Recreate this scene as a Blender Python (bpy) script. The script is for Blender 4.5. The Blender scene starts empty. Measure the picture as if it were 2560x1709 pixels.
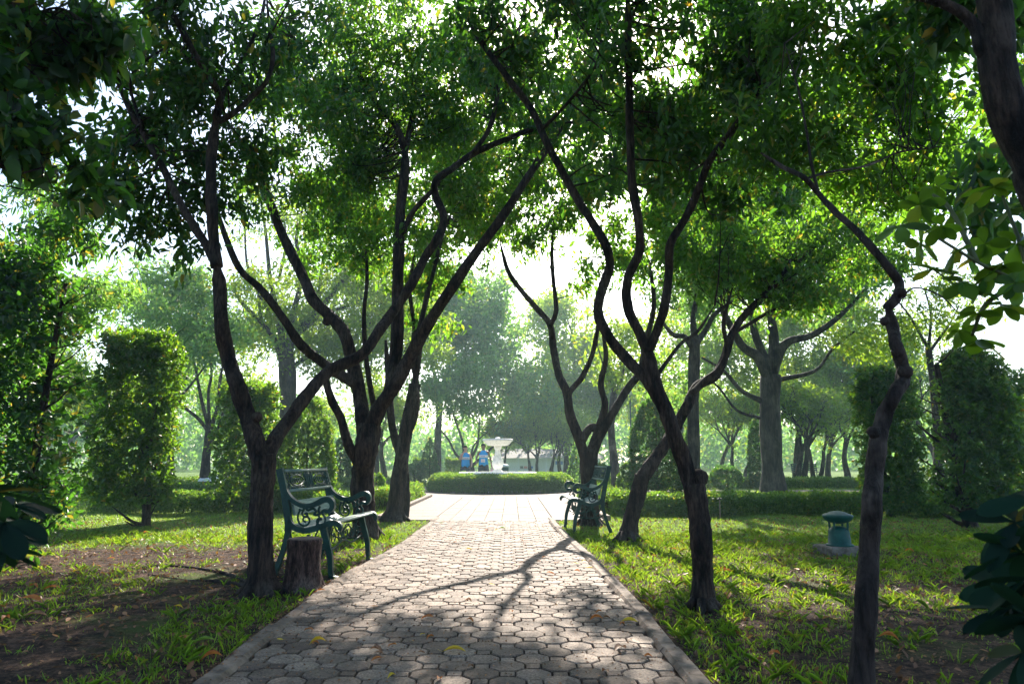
import bpy, math, random
import numpy as np
from mathutils import Vector, Matrix

# ------------------------------------------------------------------ camera, sky, sun, exposure
SC = bpy.context.scene
COL = SC.collection
CAM_H, F, PITCH = 1.05, 1740.0, math.radians(9.64)      # eye height (m), focal length in photo pixels, upward pitch
cd = bpy.data.cameras.new("camera")
cam = bpy.data.objects.new("camera", cd)
COL.objects.link(cam)
cam.location = (0, 0, CAM_H)
cam.rotation_euler = (math.pi / 2 + PITCH, 0, 0)
cd.sensor_width = 36
cd.lens = 36 * F / 2560
cd.clip_start, cd.clip_end = 0.05, 2000
cd.dof.use_dof = True
cd.dof.focus_distance = 8.5
cd.dof.aperture_fstop = 6.3
SC.camera = cam

SUN_EL, SUN_AZ = math.radians(33.0), math.radians(6.5)   # azimuth from +Y towards +X
world = bpy.data.worlds.new("World")
SC.world = world
world.use_nodes = True
wn = world.node_tree
wn.nodes.clear()
sky = wn.nodes.new("ShaderNodeTexSky")
sky.sky_type = 'NISHITA'
sky.sun_disc = False
sky.sun_elevation = SUN_EL
sky.sun_rotation = SUN_AZ
sky.dust_density = 1.6
sky.ozone_density = 2.5
sky.air_density = 1.0
bg = wn.nodes.new("ShaderNodeBackground")
bg.inputs[1].default_value = 0.10
wo = wn.nodes.new("ShaderNodeOutputWorld")
wn.links.new(sky.outputs[0], bg.inputs[0])
wn.links.new(bg.outputs[0], wo.inputs[0])

sd = bpy.data.lights.new("sun", 'SUN')
sd.energy = 5.0
sd.angle = math.radians(0.53)
sd.color = (1.0, 0.91, 0.79)
sun = bpy.data.objects.new("sun", sd)
COL.objects.link(sun)
sdir = Vector((math.sin(SUN_AZ) * math.cos(SUN_EL), math.cos(SUN_AZ) * math.cos(SUN_EL), math.sin(SUN_EL)))
sun.rotation_euler = sdir.to_track_quat('Z', 'Y').to_euler()
sun.location = (0, 0, 30)

SC.view_settings.view_transform = 'Standard'
SC.view_settings.look = 'None'
SC.view_settings.exposure = 1.65
SC.view_settings.gamma = 1.0
SC.view_settings.use_curve_mapping = False
cy = SC.cycles
cy.max_bounces = 9
cy.diffuse_bounces = 4
cy.glossy_bounces = 2
cy.transmission_bounces = 6
cy.volume_bounces = 1
cy.transparent_max_bounces = 6
cy.caustics_reflective = False
cy.caustics_refractive = False
cy.sample_clamp_indirect = 4.0
cy.use_adaptive_sampling = True
cy.adaptive_threshold = 0.02
cy.use_denoising = True

K = 2560 / 2349.0          # the traced coordinates were read off a 2349-pixel-wide view of the photo


def at(px, py, d):
    """point at distance d (metres along Y) seen at traced pixel (px, py)"""
    u = (px * K - 1280) / F
    w = (854.5 - py * K) / F
    c, s = math.cos(PITCH), math.sin(PITCH)
    dy, dz = c - w * s, s + w * c
    t = d / dy
    return Vector((u * t, d, CAM_H + dz * t))


def gd(py):
    """ground distance of traced pixel row"""
    w = (py * K - 854.5) / F
    return CAM_H / math.tan(math.atan(w) - PITCH)


def gp(px, py):
    p = at(px, py, gd(py))
    p.z = 0
    return p


def mpp(d):
    """metres per traced pixel at distance d"""
    return d * 0.99 / F * K

# ------------------------------------------------------------------ materials
def nmat(name):
    m = bpy.data.materials.new(name)
    m.use_nodes = True
    nt = m.node_tree
    nt.nodes.clear()
    return m, nt


class NB:
    """tiny node helper"""
    def __init__(s, nt):
        s.nt = nt

    def n(s, typ, **kw):
        nd = s.nt.nodes.new(typ)
        for k, v in kw.items():
            if k.startswith('i_'):
                key = k[2:].replace('_', ' ')
                nd.inputs[key].default_value = v
            else:
                setattr(nd, k, v)
        return nd

    def l(s, a, b):
        s.nt.links.new(a, b)

    def ramp(s, fac, stops):
        r = s.n("ShaderNodeValToRGB")
        e = r.color_ramp.elements
        while len(e) < len(stops):
            e.new(0.5)
        for i, (p, c) in enumerate(stops):
            e[i].position = p
            e[i].color = (c[0], c[1], c[2], 1) if hasattr(c, '__len__') else (c, c, c, 1)
        s.l(fac, r.inputs[0])
        return r

    def noise(s, scale, detail=4, rough=0.55, vec=None, stretch=None):
        t = s.n("ShaderNodeTexNoise")
        t.inputs['Scale'].default_value = scale
        t.inputs['Detail'].default_value = detail
        t.inputs['Roughness'].default_value = rough
        if vec is None:
            tc = s.n("ShaderNodeTexCoord")
            vec = tc.outputs['Object']
        if stretch:
            mp = s.n("ShaderNodeMapping")
            mp.inputs['Scale'].default_value = stretch
            s.l(vec, mp.inputs[0])
            vec = mp.outputs[0]
        s.l(vec, t.inputs[0])
        return t


def leaf_mat(name, dark, mid, trans, rough=0.45, amount=0.5, spec=0.5):
    m, nt = nmat(name)
    b = NB(nt)
    at_ = b.n("ShaderNodeAttribute", attribute_name="var")
    rc = b.ramp(at_.outputs['Fac'], [(0, dark), (0.75, mid), (0.97, [min(1, c * 1.5) for c in mid]), (1.0, (0.28, 0.17, 0.02))])
    rt = b.ramp(at_.outputs['Fac'], [(0, [c * 0.5 for c in trans]), (0.8, trans), (1.0, (0.55, 0.36, 0.03))])
    p = b.n("ShaderNodeBsdfPrincipled")
    p.inputs['Roughness'].default_value = rough
    p.inputs['Specular IOR Level'].default_value = spec
    b.l(rc.outputs[0], p.inputs['Base Color'])
    t = b.n("ShaderNodeBsdfTranslucent")
    b.l(rt.outputs[0], t.inputs[0])
    mx = b.n("ShaderNodeMixShader")
    mx.inputs[0].default_value = amount
    b.l(p.outputs[0], mx.inputs[1])
    b.l(t.outputs[0], mx.inputs[2])
    o = b.n("ShaderNodeOutputMaterial")
    b.l(mx.outputs[0], o.inputs[0])
    return m


def bark_mat(name, c1, c2, c3, scale=9.0, bump=0.6):
    m, nt = nmat(name)
    b = NB(nt)
    n1 = b.noise(scale, 6, 0.65, stretch=(1, 1, 0.22))
    n2 = b.noise(scale * 4.5, 4, 0.7, stretch=(1, 1, 0.16))
    n3 = b.noise(2.6, 5, 0.6)
    r1 = b.ramp(n1.outputs[0], [(0.40, c1), (0.60, c2)])
    r3 = b.ramp(n3.outputs[0], [(0.50, 0.0), (0.72, 1.0)])
    mx = b.n("ShaderNodeMixRGB", blend_type='MIX')
    b.l(r3.outputs[0], mx.inputs[0])
    b.l(r1.outputs[0], mx.inputs[1])
    mx.inputs[2].default_value = (*c3, 1)
    r2 = b.ramp(n2.outputs[0], [(0.40, 0.3), (0.58, 1.25)])
    mu = b.n("ShaderNodeMixRGB", blend_type='MULTIPLY')
    mu.inputs[0].default_value = 0.8
    b.l(mx.outputs[0], mu.inputs[1])
    b.l(r2.outputs[0], mu.inputs[2])
    ad = b.n("ShaderNodeMath", operation='ADD')
    b.l(n1.outputs[0], ad.inputs[0])
    b.l(n2.outputs[0], ad.inputs[1])
    bp = b.n("ShaderNodeBump")
    bp.inputs['Strength'].default_value = bump
    bp.inputs['Distance'].default_value = 0.035
    b.l(ad.outputs[0], bp.inputs['Height'])
    p = b.n("ShaderNodeBsdfPrincipled")
    p.inputs['Roughness'].default_value = 0.85
    p.inputs['Specular IOR Level'].default_value = 0.25
    b.l(mu.outputs[0], p.inputs['Base Color'])
    b.l(bp.outputs[0], p.inputs['Normal'])
    o = b.n("ShaderNodeOutputMaterial")
    b.l(p.outputs[0], o.inputs[0])
    return m


def plain_mat(name, c1, c2=None, rough=0.5, scale=12.0, bump=0.0, spec=0.5, metal=0.0, stretch=None, lo=0.35, hi=0.65):
    m, nt = nmat(name)
    b = NB(nt)
    p = b.n("ShaderNodeBsdfPrincipled")
    p.inputs['Roughness'].default_value = rough
    p.inputs['Specular IOR Level'].default_value = spec
    p.inputs['Metallic'].default_value = metal
    n1 = b.noise(scale, 6, 0.6, stretch=stretch)
    r = b.ramp(n1.outputs[0], [(lo, c1), (hi, c2 if c2 else c1)])
    b.l(r.outputs[0], p.inputs['Base Color'])
    if bump:
        bp = b.n("ShaderNodeBump")
        bp.inputs['Strength'].default_value = bump
        bp.inputs['Distance'].default_value = 0.01
        b.l(n1.outputs[0], bp.inputs['Height'])
        b.l(bp.outputs[0], p.inputs['Normal'])
    o = b.n("ShaderNodeOutputMaterial")
    b.l(p.outputs[0], o.inputs[0])
    return m


M = {}
M['leaf'] = leaf_mat('glossy_tree_leaf', (0.010, 0.042, 0.024), (0.028, 0.095, 0.042), (0.26, 0.58, 0.03), 0.38, 0.6)
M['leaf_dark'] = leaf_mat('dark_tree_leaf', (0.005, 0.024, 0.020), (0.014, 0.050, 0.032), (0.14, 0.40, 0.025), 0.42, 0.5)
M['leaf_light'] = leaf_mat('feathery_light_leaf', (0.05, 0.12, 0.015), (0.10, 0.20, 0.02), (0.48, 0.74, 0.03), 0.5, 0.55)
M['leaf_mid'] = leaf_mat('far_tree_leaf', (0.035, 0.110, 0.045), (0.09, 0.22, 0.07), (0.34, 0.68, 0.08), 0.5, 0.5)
M['leaf_topiary'] = leaf_mat('clipped_shrub_leaf', (0.008, 0.038, 0.018), (0.024, 0.088, 0.032), (0.30, 0.60, 0.02), 0.4, 0.45)
M['leaf_hedge'] = leaf_mat('hedge_leaf', (0.020, 0.080, 0.028), (0.055, 0.15, 0.04), (0.32, 0.58, 0.04), 0.42, 0.45)
M['leaf_big'] = leaf_mat('broad_near_leaf', (0.018, 0.055, 0.016), (0.05, 0.14, 0.02), (0.34, 0.62, 0.02), 0.3, 0.45)
M['leaf_shade'] = leaf_mat('shade_tinted_broad_leaf', (0.005, 0.020, 0.016), (0.010, 0.040, 0.024), (0.02, 0.07, 0.015), 0.65, 0.3, 0.15)  # broad leaf darkened, canopy shade put into its colour
M['grass'] = leaf_mat('grass_blade', (0.020, 0.090, 0.016), (0.08, 0.21, 0.026), (0.46, 0.72, 0.03), 0.4, 0.5)
M['bark'] = bark_mat('rough_brown_bark', (0.009, 0.007, 0.008), (0.072, 0.047, 0.037), (0.105, 0.084, 0.070), 13.0, 1.0)
M['bark_pale'] = bark_mat('blotched_pale_bark', (0.018, 0.014, 0.014), (0.055, 0.040, 0.036), (0.19, 0.15, 0.13), 7.0, 0.8)
M['bark_far'] = bark_mat('grey_brown_bark', (0.016, 0.012, 0.011), (0.060, 0.044, 0.034), (0.10, 0.08, 0.06), 6.0, 0.6)
M['stump'] = bark_mat('crumbling_stump_bark', (0.035, 0.020, 0.018), (0.16, 0.095, 0.080), (0.26, 0.20, 0.17), 26.0, 1.0)
M['stump_top'] = plain_mat('cut_wood', (0.10, 0.06, 0.045), (0.24, 0.16, 0.12), 0.9, 30, 0.6)
M['iron'] = plain_mat('green_painted_iron', (0.002, 0.028, 0.024), (0.008, 0.060, 0.048), 0.45, 22, 0.3, 0.4)
M['slat'] = plain_mat('weathered_green_wood', (0.08, 0.16, 0.13), (0.28, 0.36, 0.31), 0.45, 14, 0.25, 0.5, stretch=(4, 0.4, 4))
M['lampgreen'] = plain_mat('teal_painted_metal', (0.001, 0.045, 0.038), (0.006, 0.085, 0.070), 0.55, 9, 0.3, 0.35)
M['concrete'] = plain_mat('grey_concrete', (0.09, 0.075, 0.06), (0.22, 0.19, 0.16), 0.85, 18, 0.6, 0.3)
M['kerb'] = plain_mat('sandy_kerb_concrete', (0.075, 0.055, 0.042), (0.26, 0.20, 0.155), 0.85, 9, 0.6, 0.3)
M['fountain'] = plain_mat('white_fountain_stone', (0.50, 0.50, 0.47), (0.80, 0.79, 0.74), 0.6, 14, 0.4, 0.4, lo=0.25, hi=0.55)
M['white'] = plain_mat('white_paint', (0.75, 0.75, 0.73), None, 0.5)
M['bluepaint'] = plain_mat('blue_paint', (0.05, 0.16, 0.50), None, 0.5)
M['redpaint'] = plain_mat('faded_red_paint', (0.55, 0.20, 0.18), None, 0.5)
M['dark'] = plain_mat('dark_metal', (0.02, 0.025, 0.03), None, 0.5)
M['vest'] = plain_mat('blue_vest_cloth', (0.0, 0.30, 0.70), (0.0, 0.36, 0.78), 0.75, 6)
M['shorts'] = plain_mat('dark_shorts_cloth', (0.025, 0.03, 0.045), (0.04, 0.045, 0.06), 0.8, 8)
M['skin_pale'] = plain_mat('light_skin', (0.50, 0.27, 0.19), (0.56, 0.32, 0.23), 0.55, 9)
M['skin_tan'] = plain_mat('brown_skin', (0.20, 0.095, 0.06), (0.26, 0.13, 0.085), 0.5, 9)
M['hair'] = plain_mat('black_hair', (0.006, 0.005, 0.006), (0.012, 0.010, 0.010), 0.9, 40, 0.6, 0.05)
M['bag'] = plain_mat('pink_plastic', (0.75, 0.38, 0.42), (0.85, 0.50, 0.52), 0.4, 9, 0.3)
M['stem'] = plain_mat('green_stem', (0.05, 0.07, 0.02), (0.09, 0.10, 0.03), 0.6)
M['wood_post'] = plain_mat('weathered_stake', (0.22, 0.16, 0.10), (0.32, 0.24, 0.15), 0.8)

# ground: bare brown soil broken by green cover
def ground_mat():
    m, nt = nmat('soil_and_turf')
    b = NB(nt)
    n1 = b.noise(0.55, 5, 0.6)
    n2 = b.noise(9.0, 6, 0.7)
    n3 = b.noise(38.0, 5, 0.75)
    n4 = b.noise(3.0, 5, 0.65)
    n5 = b.n("ShaderNodeMath", operation='MULTIPLY_ADD')
    b.l(n3.outputs[0], n5.inputs[0])
    n5.inputs[1].default_value = .8
    n5.inputs[2].default_value = -.4
    n6 = b.n("ShaderNodeMath", operation='ADD')
    b.l(n5.outputs[0], n6.inputs[0])
    b.l(n2.outputs[0], n6.inputs[1])
    soil = b.ramp(n6.outputs[0], [(0.36, (0.018, 0.011, 0.009)), (0.50, (0.070, 0.040, 0.028)), (0.62, (0.17, 0.10, 0.066))])
    turf = b.ramp(n4.outputs[0], [(0.3, (0.045, 0.10, 0.016)), (0.7, (0.16, 0.26, 0.03))])
    # cover mask: distance along Y and patches
    tc = b.n("ShaderNodeTexCoord")
    sx = b.n("ShaderNodeSeparateXYZ")
    b.l(tc.outputs['Object'], sx.inputs[0])
    mr = b.n("ShaderNodeMapRange")
    mr.inputs[1].default_value = 8.0
    mr.inputs[2].default_value = 15.0
    b.l(sx.outputs[1], mr.inputs[0])
    ad = b.n("ShaderNodeMath", operation='ADD')
    b.l(mr.outputs[0], ad.inputs[0])
    b.l(n1.outputs[0], ad.inputs[1])
    ms = b.ramp(ad.outputs[0], [(0.55, 0.0), (0.75, 1.0)])
    mx = b.n("ShaderNodeMixRGB")
    b.l(ms.outputs[0], mx.inputs[0])
    b.l(soil.outputs[0], mx.inputs[1])
    b.l(turf.outputs[0], mx.inputs[2])
    p = b.n("ShaderNodeBsdfPrincipled")
    p.inputs['Roughness'].default_value = 0.95
    p.inputs['Specular IOR Level'].default_value = 0.15
    b.l(mx.outputs[0], p.inputs['Base Color'])
    h = b.n("ShaderNodeMath", operation='ADD')
    b.l(n2.outputs[0], h.inputs[0])
    b.l(n3.outputs[0], h.inputs[1])
    bp = b.n("ShaderNodeBump")
    bp.inputs['Strength'].default_value = 1.0
    bp.inputs['Distance'].default_value = 0.07
    b.l(h.outputs[0], bp.inputs['Height'])
    b.l(bp.outputs[0], p.inputs['Normal'])
    o = b.n("ShaderNodeOutputMaterial")
    b.l(p.outputs[0], o.inputs[0])
    return m


def paver_mat():
    m, nt = nmat('worn_octagon_paver')
    b = NB(nt)
    a = b.n("ShaderNodeAttribute", attribute_name="var")
    n1 = b.noise(7.0, 6, 0.7)
    n2 = b.noise(75.0, 4, 0.8)
    nl = b.noise(1.3, 5, 0.7)
    rl = b.ramp(nl.outputs[0], [(0.35, 0.62), (0.55, 1.0), (0.7, 1.15)])
    r0 = b.ramp(a.outputs['Fac'], [(0, (0.125, 0.086, 0.063)), (0.5, (0.225, 0.163, 0.122)), (1, (0.34, 0.26, 0.20))])
    r1 = b.ramp(n1.outputs[0], [(0.3, 0.62), (0.7, 1.1)])
    r2 = b.ramp(n2.outputs[0], [(0.40, 0.5), (0.60, 1.35)])
    m1 = b.n("ShaderNodeMixRGB", blend_type='MULTIPLY')
    m1.inputs[0].default_value = 1
    b.l(r0.outputs[0], m1.inputs[1])
    b.l(r1.outputs[0], m1.inputs[2])
    m2 = b.n("ShaderNodeMixRGB", blend_type='MULTIPLY')
    m2.inputs[0].default_value = 1
    m0 = b.n("ShaderNodeMixRGB", blend_type='MULTIPLY')
    m0.inputs[0].default_value = 1
    b.l(m1.outputs[0], m0.inputs[1])
    b.l(rl.outputs[0], m0.inputs[2])
    b.l(m0.outputs[0], m2.inputs[1])
    b.l(r2.outputs[0], m2.inputs[2])
    ad = b.n("ShaderNodeMath", operation='ADD')
    b.l(n1.outputs[0], ad.inputs[0])
    b.l(n2.outputs[0], ad.inputs[1])
    bp = b.n("ShaderNodeBump")
    bp.inputs['Strength'].default_value = 0.6
    bp.inputs['Distance'].default_value = 0.006
    b.l(ad.outputs[0], bp.inputs['Height'])
    p = b.n("ShaderNodeBsdfPrincipled")
    p.inputs['Roughness'].default_value = 0.8
    p.inputs['Specular IOR Level'].default_value = 0.35
    b.l(m2.outputs[0], p.inputs['Base Color'])
    b.l(bp.outputs[0], p.inputs['Normal'])
    o = b.n("ShaderNodeOutputMaterial")
    b.l(p.outputs[0], o.inputs[0])
    return m


M['ground'] = ground_mat()
M['paver'] = paver_mat()
M['joint'] = plain_mat('dirt_in_joints', (0.035, 0.022, 0.018), (0.10, 0.055, 0.04), 0.95, 60, 0.8, 0.2)
M['plaza'] = plain_mat('pale_plaza_paving', (0.10, 0.075, 0.057), (0.20, 0.155, 0.122), 0.8, 40, 0.4, 0.3)
M['litter'] = leaf_mat('dry_litter', (0.12, 0.055, 0.025), (0.28, 0.13, 0.06), (0.35, 0.16, 0.05), 0.7, 0.2)

# ------------------------------------------------------------------ mesh helpers
def link(o, parent=None):
    COL.objects.link(o)
    if parent is not None:
        o.parent = parent
        o.matrix_parent_inverse = Matrix.Identity(4)
    return o


def tag(o, label=None, cat=None, group=None, kind=None):
    if label:
        o['label'] = label
    if cat:
        o['category'] = cat
    if group:
        o['group'] = group
    if kind:
        o['kind'] = kind
    return o


def empty(name, loc=(0, 0, 0), rz=0.0):
    o = bpy.data.objects.new(name, None)
    o.empty_display_size = 0.2
    COL.objects.link(o)
    o.location = loc
    o.rotation_euler = (0, 0, rz)
    return o


class MB:
    """collects verts and faces, then links them as one mesh object"""
    def __init__(s):
        s.v, s.f, s.a = [], [], []

    def add(s, verts, faces, var=0.5):
        o = len(s.v)
        s.v.extend([tuple(v) for v in verts])
        s.f.extend([tuple(i + o for i in f) for f in faces])
        s.a.extend([var] * len(verts))

    def box(s, x0, y0, z0, x1, y1, z1, var=0.5):
        v = [(x0, y0, z0), (x1, y0, z0), (x1, y1, z0), (x0, y1, z0), (x0, y0, z1), (x1, y0, z1), (x1, y1, z1), (x0, y1, z1)]
        s.add(v, [(0, 3, 2, 1), (4, 5, 6, 7), (0, 1, 5, 4), (1, 2, 6, 5), (2, 3, 7, 6), (3, 0, 4, 7)], var)

    def bbox(s, x0, y0, z0, x1, y1, z1, b=0.006):
        """box with chamfered top edges"""
        v = [(x0, y0, z0), (x1, y0, z0), (x1, y1, z0), (x0, y1, z0),
             (x0, y0, z1 - b), (x1, y0, z1 - b), (x1, y1, z1 - b), (x0, y1, z1 - b),
             (x0 + b, y0 + b, z1), (x1 - b, y0 + b, z1), (x1 - b, y1 - b, z1), (x0 + b, y1 - b, z1)]
        f = [(0, 3, 2, 1), (8, 9, 10, 11)]
        for k in range(4):
            j = (k + 1) % 4
            f += [(k, j, 4 + j, 4 + k), (4 + k, 4 + j, 8 + j, 8 + k)]
        s.add(v, f)

    def tube(s, pts, rad, n=8, caps=True, var=0.5, lump=0.0, rng=None, flat=1.0, ridge=0.0):
        pts = [Vector(p) for p in pts]
        if not hasattr(rad, '__len__'):
            rad = [rad] * len(pts)
        t0 = (pts[1] - pts[0]).normalized()
        up = Vector((0, 0, 1)) if abs(t0.z) < 0.9 else Vector((0, 1, 0))
        nx = t0.cross(up).normalized()
        verts, faces = [], []
        for i, p in enumerate(pts):
            if i == 0:
                t = pts[1] - pts[0]
            elif i == len(pts) - 1:
                t = pts[-1] - pts[-2]
            else:
                t = pts[i + 1] - pts[i - 1]
            if t.length < 1e-9:
                t = t0
            t.normalize()
            nx = (nx - t * nx.dot(t))
            if nx.length < 1e-6:
                nx = t.orthogonal()
            nx.normalize()
            ny = t.cross(nx)
            for k in range(n):
                a = 2 * math.pi * k / n
                r = rad[i]
                if ridge:
                    r *= 1 + ridge * (math.sin(5 * a + i * .21 + pts[0].x * 9) + .8 * math.sin(9 * a - i * .34) * math.sin(i * .31 + 2 * a) + .7 * math.sin(15 * a + i * .9) + .5 * math.sin(3 * a + i * 1.3))
                if lump and rng:
                    r *= 1 + rng.uniform(-lump, lump)
                verts.append(p + nx * (math.cos(a) * r) + ny * (math.sin(a) * r * flat))
        for i in range(len(pts) - 1):
            for k in range(n):
                k2 = (k + 1) % n
                faces.append((i * n + k, i * n + k2, (i + 1) * n + k2, (i + 1) * n + k))
        if caps:
            faces.append(tuple(range(n - 1, -1, -1)))
            faces.append(tuple(range((len(pts) - 1) * n, len(pts) * n)))
        s.add(verts, faces, var)

    def lathe(s, prof, n=24, c=(0, 0), var=0.5, wob=None):
        verts, faces = [], []
        for (r, z) in prof:
            for k in range(n):
                a = 2 * math.pi * k / n
                rr = r * (wob(a, z) if wob else 1)
                verts.append((c[0] + rr * math.cos(a), c[1] + rr * math.sin(a), z))
        m = len(prof)
        for i in range(m - 1):
            for k in range(n):
                k2 = (k + 1) % n
                faces.append((i * n + k, i * n + k2, (i + 1) * n + k2, (i + 1) * n + k))
        faces.append(tuple(range(n - 1, -1, -1)))
        faces.append(tuple(range((m - 1) * n, m * n)))
        s.add(verts, faces, var)

    def ribbon(s, pts, w, y0, y1, var=0.5):
        """flat bar following pts in the x-z plane, width w (list or value), extruded from y0 to y1"""
        P = [Vector((p[0], p[1])) for p in pts]
        if not hasattr(w, '__len__'):
            w = [w] * len(P)
        vs, fs = [], []
        for i, p in enumerate(P):
            t = (P[min(i + 1, len(P) - 1)] - P[max(i - 1, 0)])
            t.normalize()
            nrm = Vector((-t.y, t.x)) * (w[i] / 2)
            a, b_ = p + nrm, p - nrm
            vs += [(a.x, y0, a.y), (b_.x, y0, b_.y), (b_.x, y1, b_.y), (a.x, y1, a.y)]
        for i in range(len(P) - 1):
            o = i * 4
            for k in range(4):
                k2 = (k + 1) % 4
                fs.append((o + k, o + k2, o + 4 + k2, o + 4 + k))
        fs.append((3, 2, 1, 0))
        o = (len(P) - 1) * 4
        fs.append((o, o + 1, o + 2, o + 3))
        s.add(vs, fs, var)

    def build(s, name, mat, parent=None, smooth=False, attr=False, loc=None):
        me = bpy.data.meshes.new(name)
        me.from_pydata(s.v, [], s.f)
        me.materials.append(mat)
        if attr:
            at_ = me.attributes.new("var", 'FLOAT', 'POINT')
            at_.data.foreach_set('value', np.array(s.a, dtype=np.float32))
        if smooth:
            me.polygons.foreach_set('use_smooth', [True] * len(me.polygons))
        me.update()
        o = bpy.data.objects.new(name, me)
        if loc is not None:
            o.location = loc
        return link(o, parent)


def spline(pts, sub=5):
    """Catmull-Rom through pts (Vectors of any size)"""
    P = [np.array(p, dtype=float) for p in pts]
    P = [2 * P[0] - P[1]] + P + [2 * P[-1] - P[-2]]
    out = []
    for i in range(1, len(P) - 2):
        for k in range(sub):
            t = k / sub
            a, b_, c, d = P[i - 1], P[i], P[i + 1], P[i + 2]
            out.append(0.5 * ((2 * b_) + (-a + c) * t + (2 * a - 5 * b_ + 4 * c - d) * t * t + (-a + 3 * b_ - 3 * c + d) * t ** 3))
    out.append(P[-2])
    return out


def raw_mesh(name, verts, nq, mat, parent=None, var=None, tri=False):
    """numpy verts (N,3) and a face index array of quads or triangles"""
    me = bpy.data.meshes.new(name)
    nv, nf = len(verts), len(nq)
    k = nq.shape[1]
    me.vertices.add(nv)
    me.vertices.foreach_set('co', verts.astype(np.float32).ravel())
    me.loops.add(nf * k)
    me.loops.foreach_set('vertex_index', nq.astype(np.int32).ravel())
    me.polygons.add(nf)
    me.polygons.foreach_set('loop_start', np.arange(0, nf * k, k, dtype=np.int32))
    if var is not None:
        a = me.attributes.new("var", 'FLOAT', 'POINT')
        a.data.foreach_set('value', var.astype(np.float32))
    me.materials.append(mat)
    me.update(calc_edges=True)
    o = bpy.data.objects.new(name, me)
    return link(o, parent)


def unit(a):
    return a / np.maximum(np.linalg.norm(a, axis=1, keepdims=True), 1e-9)


def leaf_arrays(pos, dirs, nrm, L, W, fold=0.25, droop=0.15, simple=False):
    """leaf polygons: every leaf a folded blade of two quads (or one folded diamond)"""
    dirs = unit(dirs)
    side = unit(np.cross(dirs, nrm))
    nn = np.cross(side, dirs)
    L = L[:, None]
    W = W[:, None]
    if simple:
        b_ = pos
        r = pos + dirs * L * 0.45 + side * W * 0.5 + nn * W * fold
        t = pos + dirs * L
        l = pos + dirs * L * 0.45 - side * W * 0.5 + nn * W * fold
        V = np.stack([b_, r, t, l], 1).reshape(-1, 3)
        n = len(pos)
        base = (np.arange(n) * 4)[:, None]
        Fq = np.concatenate([base + np.array([[0, 1, 2]]), base + np.array([[0, 2, 3]])], 1).reshape(-1, 3)
        return V, Fq, 4
    z = np.array([[0, 0, -1.0]])
    b_ = pos
    r1 = pos + dirs * L * 0.28 + side * W * 0.46 + nn * W * fold
    r2 = pos + dirs * L * 0.68 + side * W * 0.40 + nn * W * fold + z * L * droop * 0.4
    t = pos + dirs * L + z * L * droop
    l2 = pos + dirs * L * 0.68 - side * W * 0.40 + nn * W * fold + z * L * droop * 0.4
    l1 = pos + dirs * L * 0.28 - side * W * 0.46 + nn * W * fold
    V = np.stack([b_, r1, r2, t, l2, l1], 1).reshape(-1, 3)
    n = len(pos)
    base = (np.arange(n) * 6)[:, None]
    Fq = np.concatenate([base + np.array([[0, 1, 2, 3]]), base + np.array([[0, 3, 4, 5]])], 1).reshape(-1, 4)
    return V, Fq, 6


def leaf_obj(name, pos, dirs, nrm, L, W, mat, parent=None, rs=None, simple=False, droop=0.15, fold=0.25, var=None):
    V, Fq, k = leaf_arrays(pos, dirs, nrm, L, W, fold, droop, simple)
    if var is None:
        var = rs.random(len(pos)) ** 1.2 * 0.965
        if L.mean() < .13:
            var[rs.random(len(pos)) < 0.002] = 1.0
    return raw_mesh(name, V, Fq, mat, parent, np.repeat(var, k))


def in_ellipsoid(rs, n, c, r, shell=0.35):
    d = unit(rs.normal(size=(n, 3)))
    rad = (shell + (1 - shell) * rs.random(n)) ** 0.6
    return np.array(c) + d * rad[:, None] * np.array(r)


DENS = 6.9


def crown_clumps(blobs, rs, per_m2=5.0):
    """blobs: (centre, radii, weight) -> clump centres, gathered into uneven boughs"""
    out = []
    for c, r, w in blobs:
        area = (r[0] * r[2] + r[0] * r[1] + r[1] * r[2]) * 2.0
        n = max(6, int(area * per_m2 * w * DENS))
        m = max(4, n // 12)
        sub = in_ellipsoid(rs, m, c, np.array(r) * 1.0, 0.25)
        sg = min(r) * (.16 + .34 * rs.random(m))
        idx = rs.integers(0, m, n)
        p = sub[idx] + rs.normal(size=(n, 3)) * sg[idx][:, None] * np.array([1.25, 1.25, .7])
        out.append(p)
    return np.concatenate(out, 0)


def clump_leaves(cl, rs, n_per=22, spread=0.22, L=0.09, W=0.038):
    n = len(cl)
    cnt = rs.integers(int(n_per * 0.6), int(n_per * 1.4) + 1, n)
    idx = np.repeat(np.arange(n), cnt)
    N = len(idx)
    # each clump is a spray along its own axis
    ax = unit(rs.normal(size=(n, 3)) + np.array([[0, 0, -0.25]]))
    t = rs.random(N)
    pos = cl[idx] + ax[idx] * ((t - 0.5) * 2 * spread)[:, None] + rs.normal(size=(N, 3)) * spread * 0.28
    dirs = ax[idx] * 0.7 + rs.normal(size=(N, 3)) * 0.75 + np.array([[0, 0, -0.45]])
    nrm = rs.normal(size=(N, 3)) * 0.75 + np.array([[0, 0, 0.8]])
    ll = L * (0.6 + 0.8 * rs.random(N))
    return pos, dirs, nrm, ll, ll * (W / L) * (0.8 + 0.4 * rs.random(N))

# ------------------------------------------------------------------ the ground, path, kerbs, plaza
RS = np.random.default_rng(7)
RG = random.Random(11)


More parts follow.
